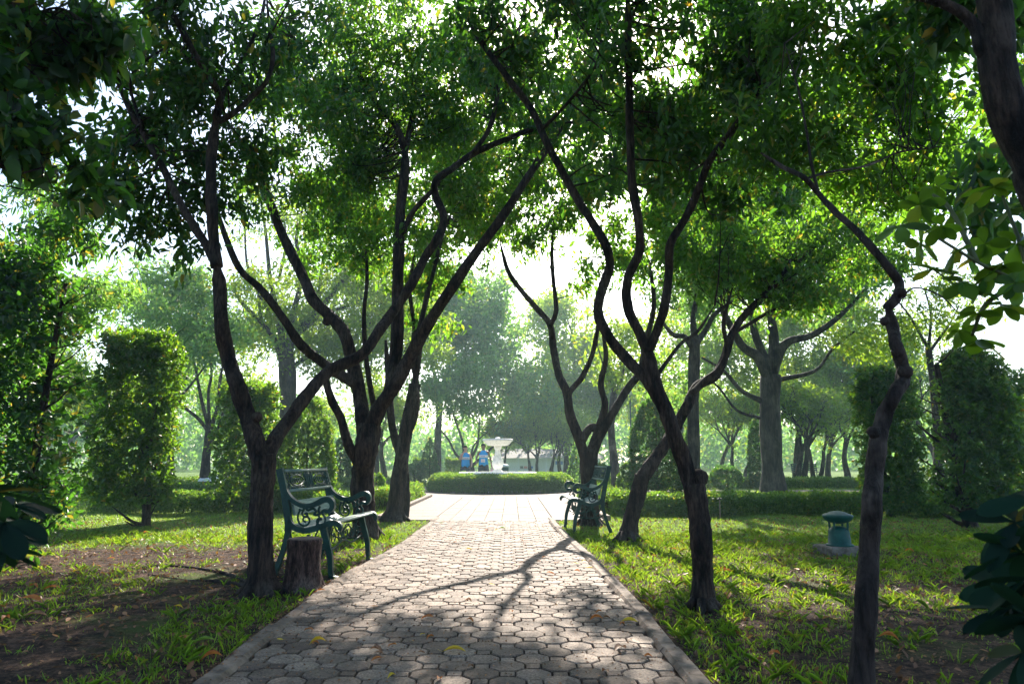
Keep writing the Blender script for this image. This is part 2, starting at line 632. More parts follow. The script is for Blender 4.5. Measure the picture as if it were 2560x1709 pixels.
def build_ground():
    m = MB()
    # one sheet, finer near the camera, gently uneven
    xs = np.concatenate([np.linspace(-200, -14, 14), np.linspace(-13, 13, 105), np.linspace(14, 200, 14)])
    ys = np.concatenate([np.linspace(-60, 0.5, 8), np.linspace(1, 26, 101), np.linspace(27, 300, 24)])
    V = []
    for y in ys:
        for x in xs:
            z = 0.0
            if abs(x) < 13 and 1 < y < 26:
                edge = min(1.0, max(0.0, (abs(x + 0.4) - 2.9) / 2.0))
                z = 0.035 * edge * (math.sin(x * 1.3 + 1) * math.cos(y * 0.9) + 0.5 * math.sin(x * 3.1 + y * 2.3))
            V.append((x, y, z))
    nx = len(xs)
    Fc = [(j * nx + i, j * nx + i + 1, (j + 1) * nx + i + 1, (j + 1) * nx + i) for j in range(len(ys) - 1) for i in range(nx - 1)]
    m.add(V, Fc)
    o = m.build('ground', M['ground'], smooth=True)
    tag(o, kind='structure')


def lerp_edge(tab, y):
    if y <= tab[0][0]:
        return tab[0][1]
    for (y0, x0), (y1, x1) in zip(tab, tab[1:]):
        if y <= y1:
            return x0 + (x1 - x0) * (y - y0) / (y1 - y0)
    return tab[-1][1]


# outer edges of the kerbs
LEFT = [(0, -1.50), (3.6, -1.49), (5.0, -1.55), (6.6, -1.54), (8.0, -1.47), (9.4, -1.40), (12.3, -1.42)]
RIGHT = [(0, 0.95), (3.6, 0.93), (5.2, 0.95), (8.2, 0.88), (10.4, 0.78), (12.3, 0.74)]
KW = 0.12


def build_path():
    # bedding under the stones
    m = MB()
    ys = np.arange(-3, 12.3, 0.3)
    V = []
    for y in ys:
        V += [(lerp_edge(LEFT, y) + 0.05, y, 0.006), (lerp_edge(RIGHT, y) - 0.05, y, 0.006)]
    m.add(V, [(2 * i, 2 * i + 1, 2 * i + 3, 2 * i + 2) for i in range(len(ys) - 1)])
    tag(m.build('path_bedding', M['joint']), kind='structure')
    # octagons with small squares between them
    P = 0.259
    w = 0.694 * P
    s = 0.292 * P
    m = MB()
    rg = random.Random(3)

    def clipx(x, y):
        a, b_ = lerp_edge(LEFT, y) + KW + 0.004, lerp_edge(RIGHT, y) - KW - 0.004
        return min(max(x, a), b_)

    def stone(poly, top, tx, ty, var):
        n = len(poly)
        cx = sum(p[0] for p in poly) / n
        cy_ = sum(p[1] for p in poly) / n
        poly = [(clipx(x, y), y) for x, y in poly]
        if max(p[0] for p in poly) - min(p[0] for p in poly) < 0.03:
            return
        def zz(x, y, o):
            return top + o + (x - cx) * tx + (y - cy_) * ty
        lo = [(x, y, 0.0) for x, y in poly]
        mid = [(x, y, zz(x, y, -0.005)) for x, y in poly]
        hi = [(x + (cx - x) * 0.07, y + (cy_ - y) * 0.07, zz(x, y, 0)) for x, y in poly]
        fs = [tuple(range(2 * n, 3 * n))]
        for k in range(n):
            j = (k + 1) % n
            fs += [(k, j, n + j, n + k), (n + k, n + j, 2 * n + j, 2 * n + k)]
        m.add(lo + mid + hi, fs, var)

    g = 0.004
    rows = int(15.3 / (P / 2))
    for r in range(rows):
        y = -3 + r * P / 2
        if y > 12.2 or y < 1.5:
            continue
        off = (r % 2) * P / 2
        for c in range(-8, 6):
            x = c * P + off - 0.02 * y * 0.3
            a, b_ = lerp_edge(LEFT, y) + KW, lerp_edge(RIGHT, y) - KW
            if x < a - P or x > b_ + P:
                continue
            h, q = w / 2 - g, s / 2
            ch = h - q
            o_ = [(x - q, y - h), (x + q, y - h), (x + h, y - q), (x + h, y + q), (x + q, y + h), (x - q, y + h), (x - h, y + q), (x - h, y - q)]
            jx, jy = rg.uniform(-.002, .002), rg.uniform(-.002, .002)
            o_ = [(px + jx, py + jy) for px, py in o_]
            stone(o_, 0.030 + rg.uniform(-.003, .003), rg.uniform(-.018, .018), rg.uniform(-.018, .018), rg.random())
            xs_ = x + P / 2
            q2 = s / 2 - g + 0.001
            q3 = (P - w) / 2 - g
            stone([(xs_ - q3, y - q2), (xs_ + q3, y - q2), (xs_ + q3, y + q2), (xs_ - q3, y + q2)], 0.029 + rg.uniform(-.004, .004), rg.uniform(-.03, .03), rg.uniform(-.03, .03), rg.random())
    tag(m.build('path', M['paver'], attr=True), kind='structure')
    # kerbs, in lengths of about a metre, slightly out of line
    for nm, tab, sg in (('kerb', LEFT, 1), ('kerb', RIGHT, -1)):
        m = MB()
        y = 1.4
        while y < 12.2:
            L = 0.60 + 0.4 * rg.random()
            x0, x1 = lerp_edge(tab, y), lerp_edge(tab, y + L)
            j = rg.uniform(-.018, .018)
            top = 0.042 + rg.uniform(-.010, .008)
            def P4(x, yy, z):
                return (x + j, yy, z)
            a0, a1 = (x0, x0 + sg * KW), (x1, x1 + sg * KW)
            b2 = 0.022
            sec = []
            for (xa, xb), yy in ((a0, y + 0.006), (a1, y + L - 0.006)):
                xa2, xb2 = xa + sg * b2, xb - sg * b2
                sec.append([(xa + j, yy, -0.05), (xa + j, yy, top - b2), (xa2 + j, yy, top), (xb2 + j, yy, top), (xb + j, yy, top - b2), (xb + j, yy, -0.05)])
            V = sec[0] + sec[1]
            fs = [(k, k + 1, 7 + k, 6 + k) for k in range(5)] + [(5, 4, 3, 2, 1, 0), (6, 7, 8, 9, 10, 11)]
            m.add(V, fs)
            y += L
        tag(m.build(nm, M['kerb']), kind='structure')
    # far walkway of pale paving and the round plaza
    m = MB()
    rg = random.Random(5)
    y = 12.25
    q = 0.30
    while y < 20.6:
        x = -1.38
        while x < 0.72:
            m.bbox(x + .003, y + .003, -0.02, x + q - .003, y + q - .003, 0.026 + rg.uniform(-.002, .002), 0.003)
            x += q
        y += q
    tag(m.build('walkway', M['plaza']), kind='structure')
    m = MB()
    y = 12.6
    while y < 20.4:
        L = 0.8
        m.bbox(-2.30, y, -0.02, -1.40, y + L - .01, 0.020, 0.006)
        m.bbox(0.735, y, -0.02, 1.62, y + L - .01, 0.020, 0.006)
        y += L
    tag(m.build('pavement', M['plaza']), kind='structure')
    m = MB()
    m.bbox(-2.42, 12.6, -0.02, -2.305, 20.6, 0.09, 0.015)
    m.bbox(1.625, 12.6, -0.02, 1.74, 20.6, 0.09, 0.015)
    tag(m.build('kerb', M['kerb']), kind='structure')
    m = MB()
    V = [(-0.42 + 4.6 * math.cos(a), 24.75 + 4.6 * math.sin(a), 0.012) for a in [2 * math.pi * k / 64 for k in range(64)]]
    m.add(V, [tuple(range(64))])
    m.box(-16, 23.6, 0.0, -4.6, 25.6, 0.016)
    m.box(4.0, 23.6, 0.0, 15, 25.2, 0.016)
    tag(m.build('plaza', M['plaza']), kind='structure')


build_ground()
build_path()

# ------------------------------------------------------------------ traced trees
def limb(mb, rng, pts, d0, d1, w0, w1, n=9, sub=5, wob=0.05, samples=None, base=False):
    """pts traced on the photo; depth runs d0 -> d1; widths in traced pixels"""
    L = [0.0]
    for a, b_ in zip(pts, pts[1:]):
        L.append(L[-1] + math.hypot(b_[0] - a[0], b_[1] - a[1]))
    ctl = []
    for i, (x, y) in enumerate(pts):
        t = L[i] / L[-1]
        d = d0 + (d1 - d0) * t
        if 0 < i < len(pts) - 1:
            d += rng.uniform(-wob, wob) * (0.2 if i < 2 else 1)
        p = at(x, y, d)
        w = 0.86 * (w0 + (w1 - w0) * t ** 0.85)
        ctl.append((p.x, p.y, p.z, w * 0.5 * mpp(d)))
    if base:
        p = ctl[0]
        r = p[3]
        ctl[0] = (p[0], p[1], 0.02, r * 1.22)
        ctl.insert(0, (p[0], p[1], -0.12, r * 1.5))
    near = d0 < 16
    if near:
        n, sub = (30, 9) if w0 * mpp(d0) > .12 else (16, 7)
    s = spline(ctl, sub)
    P = [Vector(q[:3]) for q in s]
    R = [max(0.004, q[3]) * (1 + 0.045 * math.sin(i * 3.5 / sub + ctl[0][0] * 7) + rng.uniform(-.02, .02)) for i, q in enumerate(s)]
    if not base and near:
        for k in range(1, 7):
            if k < len(R):
                R[-k] *= .35 + .1 * k
    mb.tube(P, R, n, lump=0.02, rng=rng, ridge=.042 if near else 0.0)
    if samples is not None:
        for p, r in zip(P, R):
            samples.append((p, r))
    return P, R


def twig_to(mb, rng, samples, c, r=0.010):
    """thin forked twig from a limb within reach to the clump centre"""
    c = Vector(c)
    cand = []
    for i, (p, rr) in enumerate(samples):
        dd = (p - c).length
        if dd < 1.25 and p.z < c.z + .35 and USED.get((id(samples), i), 0) < 2:
            cand.append((dd, i))
    if not cand:
        return
    cand.sort()
    bd, i = cand[rng.randrange(min(6, len(cand)))]
    USED[(id(samples), i)] = USED.get((id(samples), i), 0) + 1
    best = samples[i][0]
    mid = best.lerp(c, .5) + Vector((rng.uniform(-.12, .12), rng.uniform(-.12, .12), rng.uniform(-.14, .05)))
    P = [Vector(q) for q in spline([tuple(best), tuple(mid), tuple(c)], 4)]
    k = len(P)
    R = [r * (1 - 0.8 * i / (k - 1)) for i in range(k)]
    mb.tube(P, R, 5, caps=False)
    for _ in range(2):
        q = P[rng.randrange(2, k - 1)]
        e = q + Vector((rng.uniform(-.3, .3), rng.uniform(-.3, .3), rng.uniform(-.1, .3)))
        mb.tube([q, q.lerp(e, .5) + Vector((0, 0, .03)), e], [r * .5, r * .35, r * .15], 4, caps=False)


USED = {}


def blob(px, py, rx, ry, d, rd=None, w=1.0):
    c = at(px, py, d)
    s = mpp(d)
    return (tuple(c), (rx * s, rd if rd else (rx + ry) * 0.5 * s, ry * s), w)


def traced_tree(label, base, limbs, blobs, seed, twig_r=.010, mat='bark', leaf='leaf', L=0.082, W=0.036, dens=5.6, per=26, extra=None, spread=0.22, name='tree', knobs=(), group=None, twigs=0.16, simple=False, droop=0.2, cull=None):
    """base: (px, py) of the trunk's foot; limbs: list of (pts, d0, d1, w0, w1)"""
    rng = random.Random(seed)
    rs = np.random.default_rng(seed)
    b0 = gp(*base) if len(base) == 2 else Vector(base)
    root = empty(name, b0)
    inv = -b0
    mb = MB()
    samples = []
    for i, lb in enumerate(limbs):
        pts, d0, d1, w0, w1 = lb[:5]
        limb(mb, rng, pts, d0, d1, w0, w1, n=14 if i == 0 else 9, samples=samples if i or len(limbs) == 1 else None, base=(len(lb) > 5 and lb[5]))
    for (px, py, d, w) in knobs:
        p = at(px, py, d)
        r = w * 0.42 * mpp(d)
        rr = [0.55, 0.95, 1.0, 0.8, 0.3]
        dirv = Vector((rng.uniform(-1, 1), -0.4, rng.uniform(.2, .8))).normalized()
        mb.tube([p + dirv * r * t for t in (-1.0, -0.5, 0, 0.5, 0.9)], [r * q for q in rr], 9, lump=0.12, rng=rng)
    # roots where the trunk enters the ground
    if limbs and len(limbs[0]) > 5 and limbs[0][5] and limbs[0][1] < 15:
        rb = limbs[0][3] * 0.5 * mpp(limbs[0][1])
        for k in range(6):
            a = k * 1.047 + rng.uniform(-.35, .35)
            dv = Vector((math.cos(a), math.sin(a), 0))
            mb.tube([b0 + dv * rb * 0.55 + Vector((0, 0, rb * 0.9)), b0 + dv * rb * 1.1 + Vector((0, 0, rb * 0.22)), b0 + dv * rb * 1.65 + Vector((0, 0, -rb * .08)), b0 + dv * rb * 2.3 + Vector((0, 0, -rb * .35))],
                    [rb * 0.42, rb * 0.40, rb * 0.26, rb * 0.12], 9, lump=0.05, rng=rng)
    for rt in (extra or []):
        q = spline([tuple(gp(x, y) + Vector((0, 0, .002 + rng.uniform(-.012, .01)))) for x, y in rt], 6)
        mb.tube([Vector(v) for v in q], [.022 * (1 - .75 * i / len(q)) for i in range(len(q))], 8, lump=.1, rng=rng)
    cl = None
    if blobs:
        cl = crown_clumps([blob(*q) if not isinstance(q[0], tuple) else q for q in blobs], rs, dens)
        if cull:
            cl = cl[cull(cl)]
        if twigs:
            for c in cl[rs.random(len(cl)) < twigs]:
                twig_to(mb, rng, samples, c, twig_r)
    mb.v = [(v[0] + inv.x, v[1] + inv.y, v[2] + inv.z) for v in mb.v]
    mb.build('trunk', M[mat], root, smooth=True)
    nl = 0
    if cl is not None:
        pos, dirs, nrm, ll, ww = clump_leaves(cl, rs, per, spread, L, W)
        nl = len(pos)
        leaf_obj('crown', pos + np.array(inv), dirs, nrm, ll, ww, M[leaf], root, rs, simple=simple, droop=droop)
    tag(root, label, 'tree', group)
    print('tree', label[:40], 'leaves', nl)
    return root


def sun_gap(cl):
    return np.ones(len(cl), bool)


dL1, dL2, dL3 = gd(1362), gd(1238), gd(1196)
dR1, dR2, dR3, dR0 = gd(1395), gd(1240), gd(1205), 3.0
print('depths', dL1, dL2, dL3, dR1, dR2, dR3)

traced_tree('dark forked tree growing right beside the tree stump and the green bench', (600, 1362), [
    ([(600, 1362), (598, 1270), (599, 1180), (602, 1110), (606, 1040)], dL1, dL1, 66, 58, True),
    ([(604, 1075), (585, 1010), (566, 950), (545, 885), (522, 815), (508, 745), (505, 665), (497, 605)], dL1, dL1, 50, 33),
    ([(497, 612), (490, 550), (486, 470), (484, 390), (489, 320), (497, 265)], dL1, dL1 + .1, 32, 27),
    ([(496, 608), (472, 560), (440, 510), (405, 450), (372, 382), (325, 300), (290, 235), (268, 180), (245, 130)], dL1, dL1 + .5, 25, 13),
    ([(496, 275), (503, 225), (486, 185), (450, 130), (418, 70), (390, 20), (370, -40)], dL1 + .1, dL1 - .4, 22, 15),
    ([(500, 270), (512, 215), (540, 165), (575, 100), (600, 40), (612, -40)], dL1 + .1, dL1 + .6, 15, 9),
    ([(500, 280), (535, 260), (575, 225), (612, 185), (626, 130), (618, 60), (612, 0)], dL1 + .1, dL1 + .3, 18, 9),
    ([(604, 1080), (630, 1010), (668, 955), (705, 905), (755, 852), (830, 812), (872, 755), (905, 710), (945, 650), (975, 590), (1005, 545), (1018, 498), (1000, 450), (1000, 415), (1040, 385), (1090, 350), (1160, 320), (1240, 292), (1360, 275)], dL1, dL1 + 2.1, 40, 12),
    ([(1085, 352), (1120, 300), (1138, 240), (1146, 180), (1175, 110), (1200, 40), (1215, -30)], dL1 + 1.6, dL1 + 1.9, 15, 9),
    ([(330, 300), (300, 180), (380, 110), (450, 90)], dL1 + .3, dL1 + .2, 10, 5),
], [
    (350, 300, 120, 150, dL1 + .5), ((-2.6, 3.6, 5.6), (1.8, 1.6, .8), .7), ((-2.5, 1.0, 5.2), (2.2, 2.0, .8), .7), (180, 500, 90, 70, dL1 + 1.2), (440, 180, 110, 120, dL1 + .3), (300, 480, 80, 90, dL1 + .6), (400, 500, 80, 75, dL1 + .7),  # world-space blobs: unseen overhead crown added to block skylight
    (250, 380, 70, 90, dL1 + .7), (470, 30, 160, 70, dL1), (560, 180, 80, 70, dL1 + .8, None, .7), (160, 200, 60, 50, dL1 + .6, None, .5), (300, 60, 120, 70, dL1 + .4), (700, 60, 90, 80, dL1 + 1.2, None, .8), (700, 230, 80, 90, dL1 + 1.4, None, .7), (480, 400, 60, 90, dL1 + .9, None, .8), (600, 90, 70, 90, dL1 + .5), (560, 330, 90, 110, dL1 + 1.0),
    (1150, 200, 90, 110, dL1 + 1.9, None, .7), (1240, 300, 70, 50, dL1 + 2, None, .6), (300, 160, 110, 90, dL1 + .4, None, .6),
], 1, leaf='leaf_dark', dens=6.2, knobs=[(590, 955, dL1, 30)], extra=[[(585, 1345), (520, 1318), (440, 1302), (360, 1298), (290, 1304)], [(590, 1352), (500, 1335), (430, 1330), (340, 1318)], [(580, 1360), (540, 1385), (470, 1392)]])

traced_tree('thick many-stemmed tree standing just behind the left green bench', (838, 1236), [
    ([(838, 1236), (834, 1160), (832, 1100), (838, 1040), (850, 975)], dL2, dL2, 58, 60, True),
    ([(842, 1040), (832, 960), (822, 890), (808, 830), (790, 765), (757, 725), (720, 690), (698, 640), (665, 575), (640, 520), (610, 440), (575, 370), (530, 290)], dL2, dL2 + .6, 42, 19),
    ([(815, 880), (780, 858), (740, 832), (690, 790), (650, 730), (600, 665), (552, 620), (520, 550), (495, 470)], dL2 - .02, dL2 - .6, 30, 14),
    ([(820, 1060), (798, 1015), (782, 960), (762, 920), (748, 875), (745, 850)], dL2 - .05, dL2 - .3, 28, 18),
    ([(845, 1005), (868, 940), (905, 885), (932, 835), (955, 790), (990, 730), (1040, 655), (1095, 575), (1150, 500), (1205, 415), (1255, 340), (1300, 270), (1345, 180), (1385, 100)], dL2, dL2 - .9, 42, 13),
    ([(895, 905), (906, 830), (912, 760), (912, 660), (915, 560), (920, 470), (928, 400), (930, 335)], dL2 - .03, dL2 + .2, 38, 25),
    ([(930, 340), (905, 285), (870, 245), (838, 200), (810, 140), (785, 80), (770, 0)], dL2 + .2, dL2 + .1, 20, 11),
    ([(930, 345), (945, 270), (955, 210), (965, 130), (990, 40)], dL2 + .2, dL2 + .7, 17, 8),
    ([(922, 540), (945, 490), (980, 450), (1010, 420)], dL2 + .1, dL2 + .1, 17, 13),
    ([(940, 820), (965, 740), (985, 660), (1000, 600), (1015, 540), (1035, 490)], dL2 - .1, dL2 + .4, 15, 9),
    ([(862, 950), (848, 880), (838, 800), (835, 720), (842, 640), (838, 570)], dL2, dL2 + .6, 16, 9),
], [
    (850, 60, 130, 110, dL2 - .2), (1000, 220, 110, 110, dL2 + .5), (1080, 130, 90, 90, dL2 + .6), (900, 420, 90, 80, dL2 + .8), (1180, 180, 100, 110, dL2 + .8), (780, 260, 90, 80, dL2 + .7), (1080, 290, 80, 60, dL2 + .9), (640, 60, 80, 60, dL2 + .6, None, .8), (760, 170, 80, 100, dL2), (900, 200, 110, 90, dL2 + .2), (1010, 100, 110, 110, dL2 - .5),
    (650, 300, 95, 110, dL2), (700, 400, 80, 75, dL2 + .2), (640, 190, 70, 70, dL2), (820, 380, 90, 110, dL2 + .6), (990, 300, 80, 90, dL2 + .3),
    (960, 560, 60, 60, dL2 + .4, None, .6), (860, 560, 70, 60, dL2 + .7, None, .7), (1080, 420, 80, 90, dL2 + .4, None, .9), (1330, 200, 80, 120, dL2 - .7),
    (1180, 380, 60, 60, dL2 + .2, None, .7), (560, 440, 60, 60, dL2 - .3, None, .7), (1300, 60, 90, 60, dL2 - .5),
], 2, dens=6.0, knobs=[(750, 735, dL2 + .2, 26)])

traced_tree('slender double-trunked tree at the left edge of the path, behind the thick many-stemmed one', (903, 1196), [
    ([(903, 1196), (908, 1140), (918, 1080), (928, 1010), (940, 940), (952, 880)], dL3, dL3, 44, 30, True),
    ([(926, 1185), (928, 1130), (924, 1060), (905, 1000), (895, 940), (890, 860), (885, 780)], dL3 + .25, dL3 + .3, 30, 14),
    ([(950, 890), (962, 800), (972, 720), (985, 640), (1002, 560), (1010, 470)], dL3, dL3 + .2, 18, 10),
    ([(945, 935), (955, 880), (945, 820), (950, 750), (940, 660), (955, 560)], dL3, dL3 - .3, 16, 8),
    ([(935, 1000), (952, 960), (958, 915), (950, 870)], dL3, dL3 - .2, 14, 12),
], [
    (1000, 520, 90, 80, dL3), (860, 500, 110, 70, dL3 + 1, None, .7), (740, 470, 100, 70, dL3 + 1, None, .7), (1060, 520, 90, 60, dL3 + .8, None, .6), (930, 600, 70, 70, dL3 + .3, None, .8), (1060, 440, 90, 90, dL3), (1040, 620, 50, 50, dL3 - .2, None, .6), (800, 560, 90, 80, dL3 + 1, None, .8),
    (1000, 740, 50, 40, dL3, None, .5), (1120, 490, 60, 60, dL3 + .3, None, .9), (960, 380, 130, 110, dL3 + .5), (1110, 340, 100, 90, dL3 + .5),
    (820, 440, 100, 90, dL3 + .5, None, .8), (700, 560, 70, 60, dL3 + 1, None, .6),
], 3, dens=4.4, L=0.10, W=0.044, twigs=.08)

traced_tree('tall forked dark tree right of the path, its trunk splitting near knee height', (1614, 1398), [
    ([(1614, 1398), (1613, 1320), (1608, 1240), (1602, 1170), (1592, 1110)], dR1, dR1, 52, 56, True),
    ([(1594, 1150), (1570, 1060), (1548, 1000), (1530, 950), (1508, 895), (1494, 845), (1487, 790)], dR1, dR1, 46, 34),
    ([(1487, 805), (1462, 755), (1440, 705), (1440, 640), (1467, 575), (1463, 500), (1450, 420), (1446, 320), (1443, 200), (1441, 80), (1440, -30)], dR1, dR1 - .2, 28, 20),
    ([(1489, 800), (1510, 750), (1527, 690), (1535, 620), (1538, 560), (1575, 495), (1600, 440), (1628, 370), (1680, 300), (1720, 240), (1790, 175)], dR1, dR1 - .6, 26, 18),
    ([(1518, 925), (1478, 865), (1430, 815), (1392, 765), (1372, 715), (1382, 660), (1398, 610), (1388, 560), (1352, 500), (1318, 445), (1285, 385), (1255, 330), (1218, 250), (1160, 172), (1100, 90), (1052, 0)], dR1, dR1 + .9, 32, 16),
    ([(1240, 300), (1290, 250), (1340, 190), (1375, 140), (1420, 90)], dR1 + .6, dR1 + .4, 11, 6),
    ([(1500, 870), (1560, 790), (1600, 760), (1640, 700)], dR1, dR1 + .9, 12, 7),
], [
    (1480, 60, 130, 90, dR1 - .2), (1250, 0, 130, 60, dR1 + .6), (1650, 10, 150, 50, dR1), (1130, 110, 70, 60, dR1 + 1.2, None, .7), (1560, 380, 90, 90, dR1 + 1.4), (1380, 60, 90, 60, dR1 + 1.2), (1720, 60, 110, 80, dR1 + .5), (1350, 300, 90, 90, dR1 + 2.2, None, .8), (1640, 300, 120, 110, dR1 + 1.2), ((1.2, 3.2, 5.6), (1.8, 1.8, .8), .7), ((0.2, 0.6, 5.4), (2.2, 2.0, .8), .7), (1380, 230, 60, 60, dR1 + 1, None, .8), (1620, 90, 140, 110, dR1 - .2), (1560, 240, 120, 120, dR1 + .3), (1700, 240, 130, 120, dR1 - .2),  # two crown masses out of view overhead, added to cut the skylight
    (1480, 300, 60, 100, dR1 + .6), (1350, 400, 50, 60, dR1 + .9, None, .7), (1230, 100, 110, 80, dR1 + .8), (1120, 40, 90, 60, dR1 + .8),
    (1660, 400, 120, 90, dR1 + .4), (1790, 120, 110, 110, dR1 - .4),
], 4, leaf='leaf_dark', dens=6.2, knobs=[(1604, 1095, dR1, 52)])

traced_tree('leaning elbow-bent tree right of the path, crossing behind the tall forked one', (1440, 1241), [
    ([(1440, 1241), (1450, 1180), (1464, 1130), (1474, 1090)], dR2, dR2, 42, 40, True),
    ([(1470, 1100), (1505, 1050), (1535, 1005), (1560, 960), (1580, 925), (1600, 885), (1640, 862), (1662, 820), (1680, 765), (1710, 720), (1770, 660), (1820, 590)], dR2, dR2 + .3, 36, 14),
    ([(1590, 900), (1620, 870), (1650, 845), (1668, 800), (1660, 740), (1680, 660)], dR2, dR2 - .2, 20, 9),
    ([(1680, 765), (1740, 730), (1800, 690), (1850, 640)], dR2 + .2, dR2 + .6, 12, 6),
], [
    (1700, 560, 110, 110, dR2 + .3), (1850, 380, 120, 100, dR2 + .6), (1980, 560, 100, 90, dR2 + .8), (1920, 280, 120, 90, dR2 + .6), (2060, 420, 110, 100, dR2 + .8), (2180, 300, 110, 110, dR2 + .8), (1560, 560, 60, 60, dR2 + .6), (1620, 620, 80, 70, dR2), (1780, 640, 90, 80, dR2 + .4), (1850, 520, 120, 110, dR2 + .5), (1720, 440, 120, 90, dR2 + .6), (1880, 690, 80, 50, dR2 + .8, None, .7),
], 5, dens=6.0)

traced_tree('short multi-limbed tree standing directly behind the right green bench', (1354, 1205), [
    ([(1354, 1205), (1352, 1130), (1350, 1070), (1350, 1030)], dR3, dR3, 42, 46, True),
    ([(1345, 1060), (1330, 1010), (1308, 950), (1300, 900), (1282, 860), (1270, 800), (1262, 745), (1235, 712), (1195, 665), (1165, 620), (1148, 560)], dR3, dR3 + .5, 30, 10),
    ([(1262, 750), (1276, 710), (1270, 650), (1266, 590), (1268, 530)], dR3 + .2, dR3 + .2, 14, 9),
    ([(1312, 960), (1305, 905), (1335, 865), (1358, 815), (1368, 770), (1380, 700)], dR3 + .05, dR3 - .2, 18, 10),
    ([(1352, 1040), (1372, 985), (1388, 930), (1378, 880), (1390, 820), (1382, 760)], dR3, dR3 + .3, 24, 11),
    ([(1355, 1050), (1378, 995), (1410, 940), (1440, 890), (1470, 850), (1480, 790), (1500, 700), (1490, 600)], dR3, dR3 + .2, 28, 10),
    ([(1335, 1010), (1350, 985), (1370, 975)], dR3, dR3, 22, 22),
], [
    (1190, 520, 80, 55, dR3, None, .7), (1560, 500, 110, 70, dR3 + .8, None, .6), (1680, 480, 110, 80, dR3 + 1.2, None, .6), (1300, 430, 110, 60, dR3 + .8, None, .3), (1180, 430, 90, 70, dR3 + .6, None, .4), (1250, 250, 110, 90, dR3 - 2.5, None, .8), (1420, 230, 110, 90, dR3 - 2.5, None, .8), (1270, 480, 70, 60, dR3, None, .8), (1400, 480, 100, 100, dR3), (1330, 640, 60, 45, dR3 - .1, None, .55), (1490, 520, 90, 90, dR3 + .3),
    (1420, 600, 60, 70, dR3 + .4, None, .6), (1250, 380, 120, 90, dR3 + .5), (1400, 340, 110, 90, dR3 + .5), (1530, 400, 90, 90, dR3),
], 6, dens=4.2, L=0.10, W=0.044, twigs=.08)

traced_tree('knobbly pale-blotched trunk rising past the green lawn lamp, nearest on the right', (tuple(at(1974, 1600, dR0) * 1.0)[0], dR0, 0.0), [
    ([(1972, 1640), (1980, 1500), (1988, 1380), (1994, 1250), (2000, 1150), (2006, 1080), (2014, 1020), (2018, 985)], dR0, dR0, 62, 44, True),
    ([(2016, 1000), (2030, 950), (2052, 905), (2072, 865), (2066, 825), (2055, 790), (2048, 750), (2036, 700)], dR0, dR0 + .05, 42, 30),
    ([(2036, 705), (2058, 680), (2062, 650), (2035, 610), (2000, 568), (1960, 525), (1915, 485), (1878, 445), (1845, 408), (1790, 380), (1745, 350)], dR0 + .05, dR0 + .5, 28, 11),
    ([(1880, 450), (1862, 380), (1850, 300), (1830, 200), (1800, 100)], dR0 + .35, dR0 + .6, 9, 5),
    ([(1850, 410), (1900, 395), (1990, 380), (2060, 350), (2140, 340)], dR0 + .4, dR0 + .9, 8, 4),
    ([(2060, 690), (2100, 660), (2160, 680), (2200, 720)], dR0, dR0 + .6, 5, 2),
], [
    (1850, 200, 110, 110, dR0 + 1.2, .6), (1900, 40, 140, 60, dR0 + 1.0, .6), (2120, 60, 110, 60, dR0 + 1.0, .6), (2250, 250, 60, 110, dR0 + 1.6, .6), (1750, 90, 80, 70, dR0 + 1.6, .6, .7), ((2.6, 1.5, 4.8), (1.8, 2.0, .8), .7), ((3.8, 4.0, 5.4), (1.5, 1.5, .8), .7), (1980, 120, 130, 100, dR0 + 1.3, .6), (2050, 260, 130, 110, dR0 + 1.4, .6), (1900, 350, 110, 90, dR0 + 1.3, .6),  # world-space blobs extend the crown out of view, added to darken the foreground
    (2150, 380, 120, 110, dR0 + 1.6, .6), (1980, 460, 90, 80, dR0 + 1.8, .6), (2170, 170, 100, 120, dR0 + 1.2, .6),
], 7, twigs=.07, twig_r=.0045, mat='bark_pale', dens=8, L=0.062, W=0.027, knobs=[(2006, 990, dR0 - .03, 36), (2078, 852, dR0, 40), (2066, 672, dR0 + .05, 34), (2030, 735, dR0, 26)])
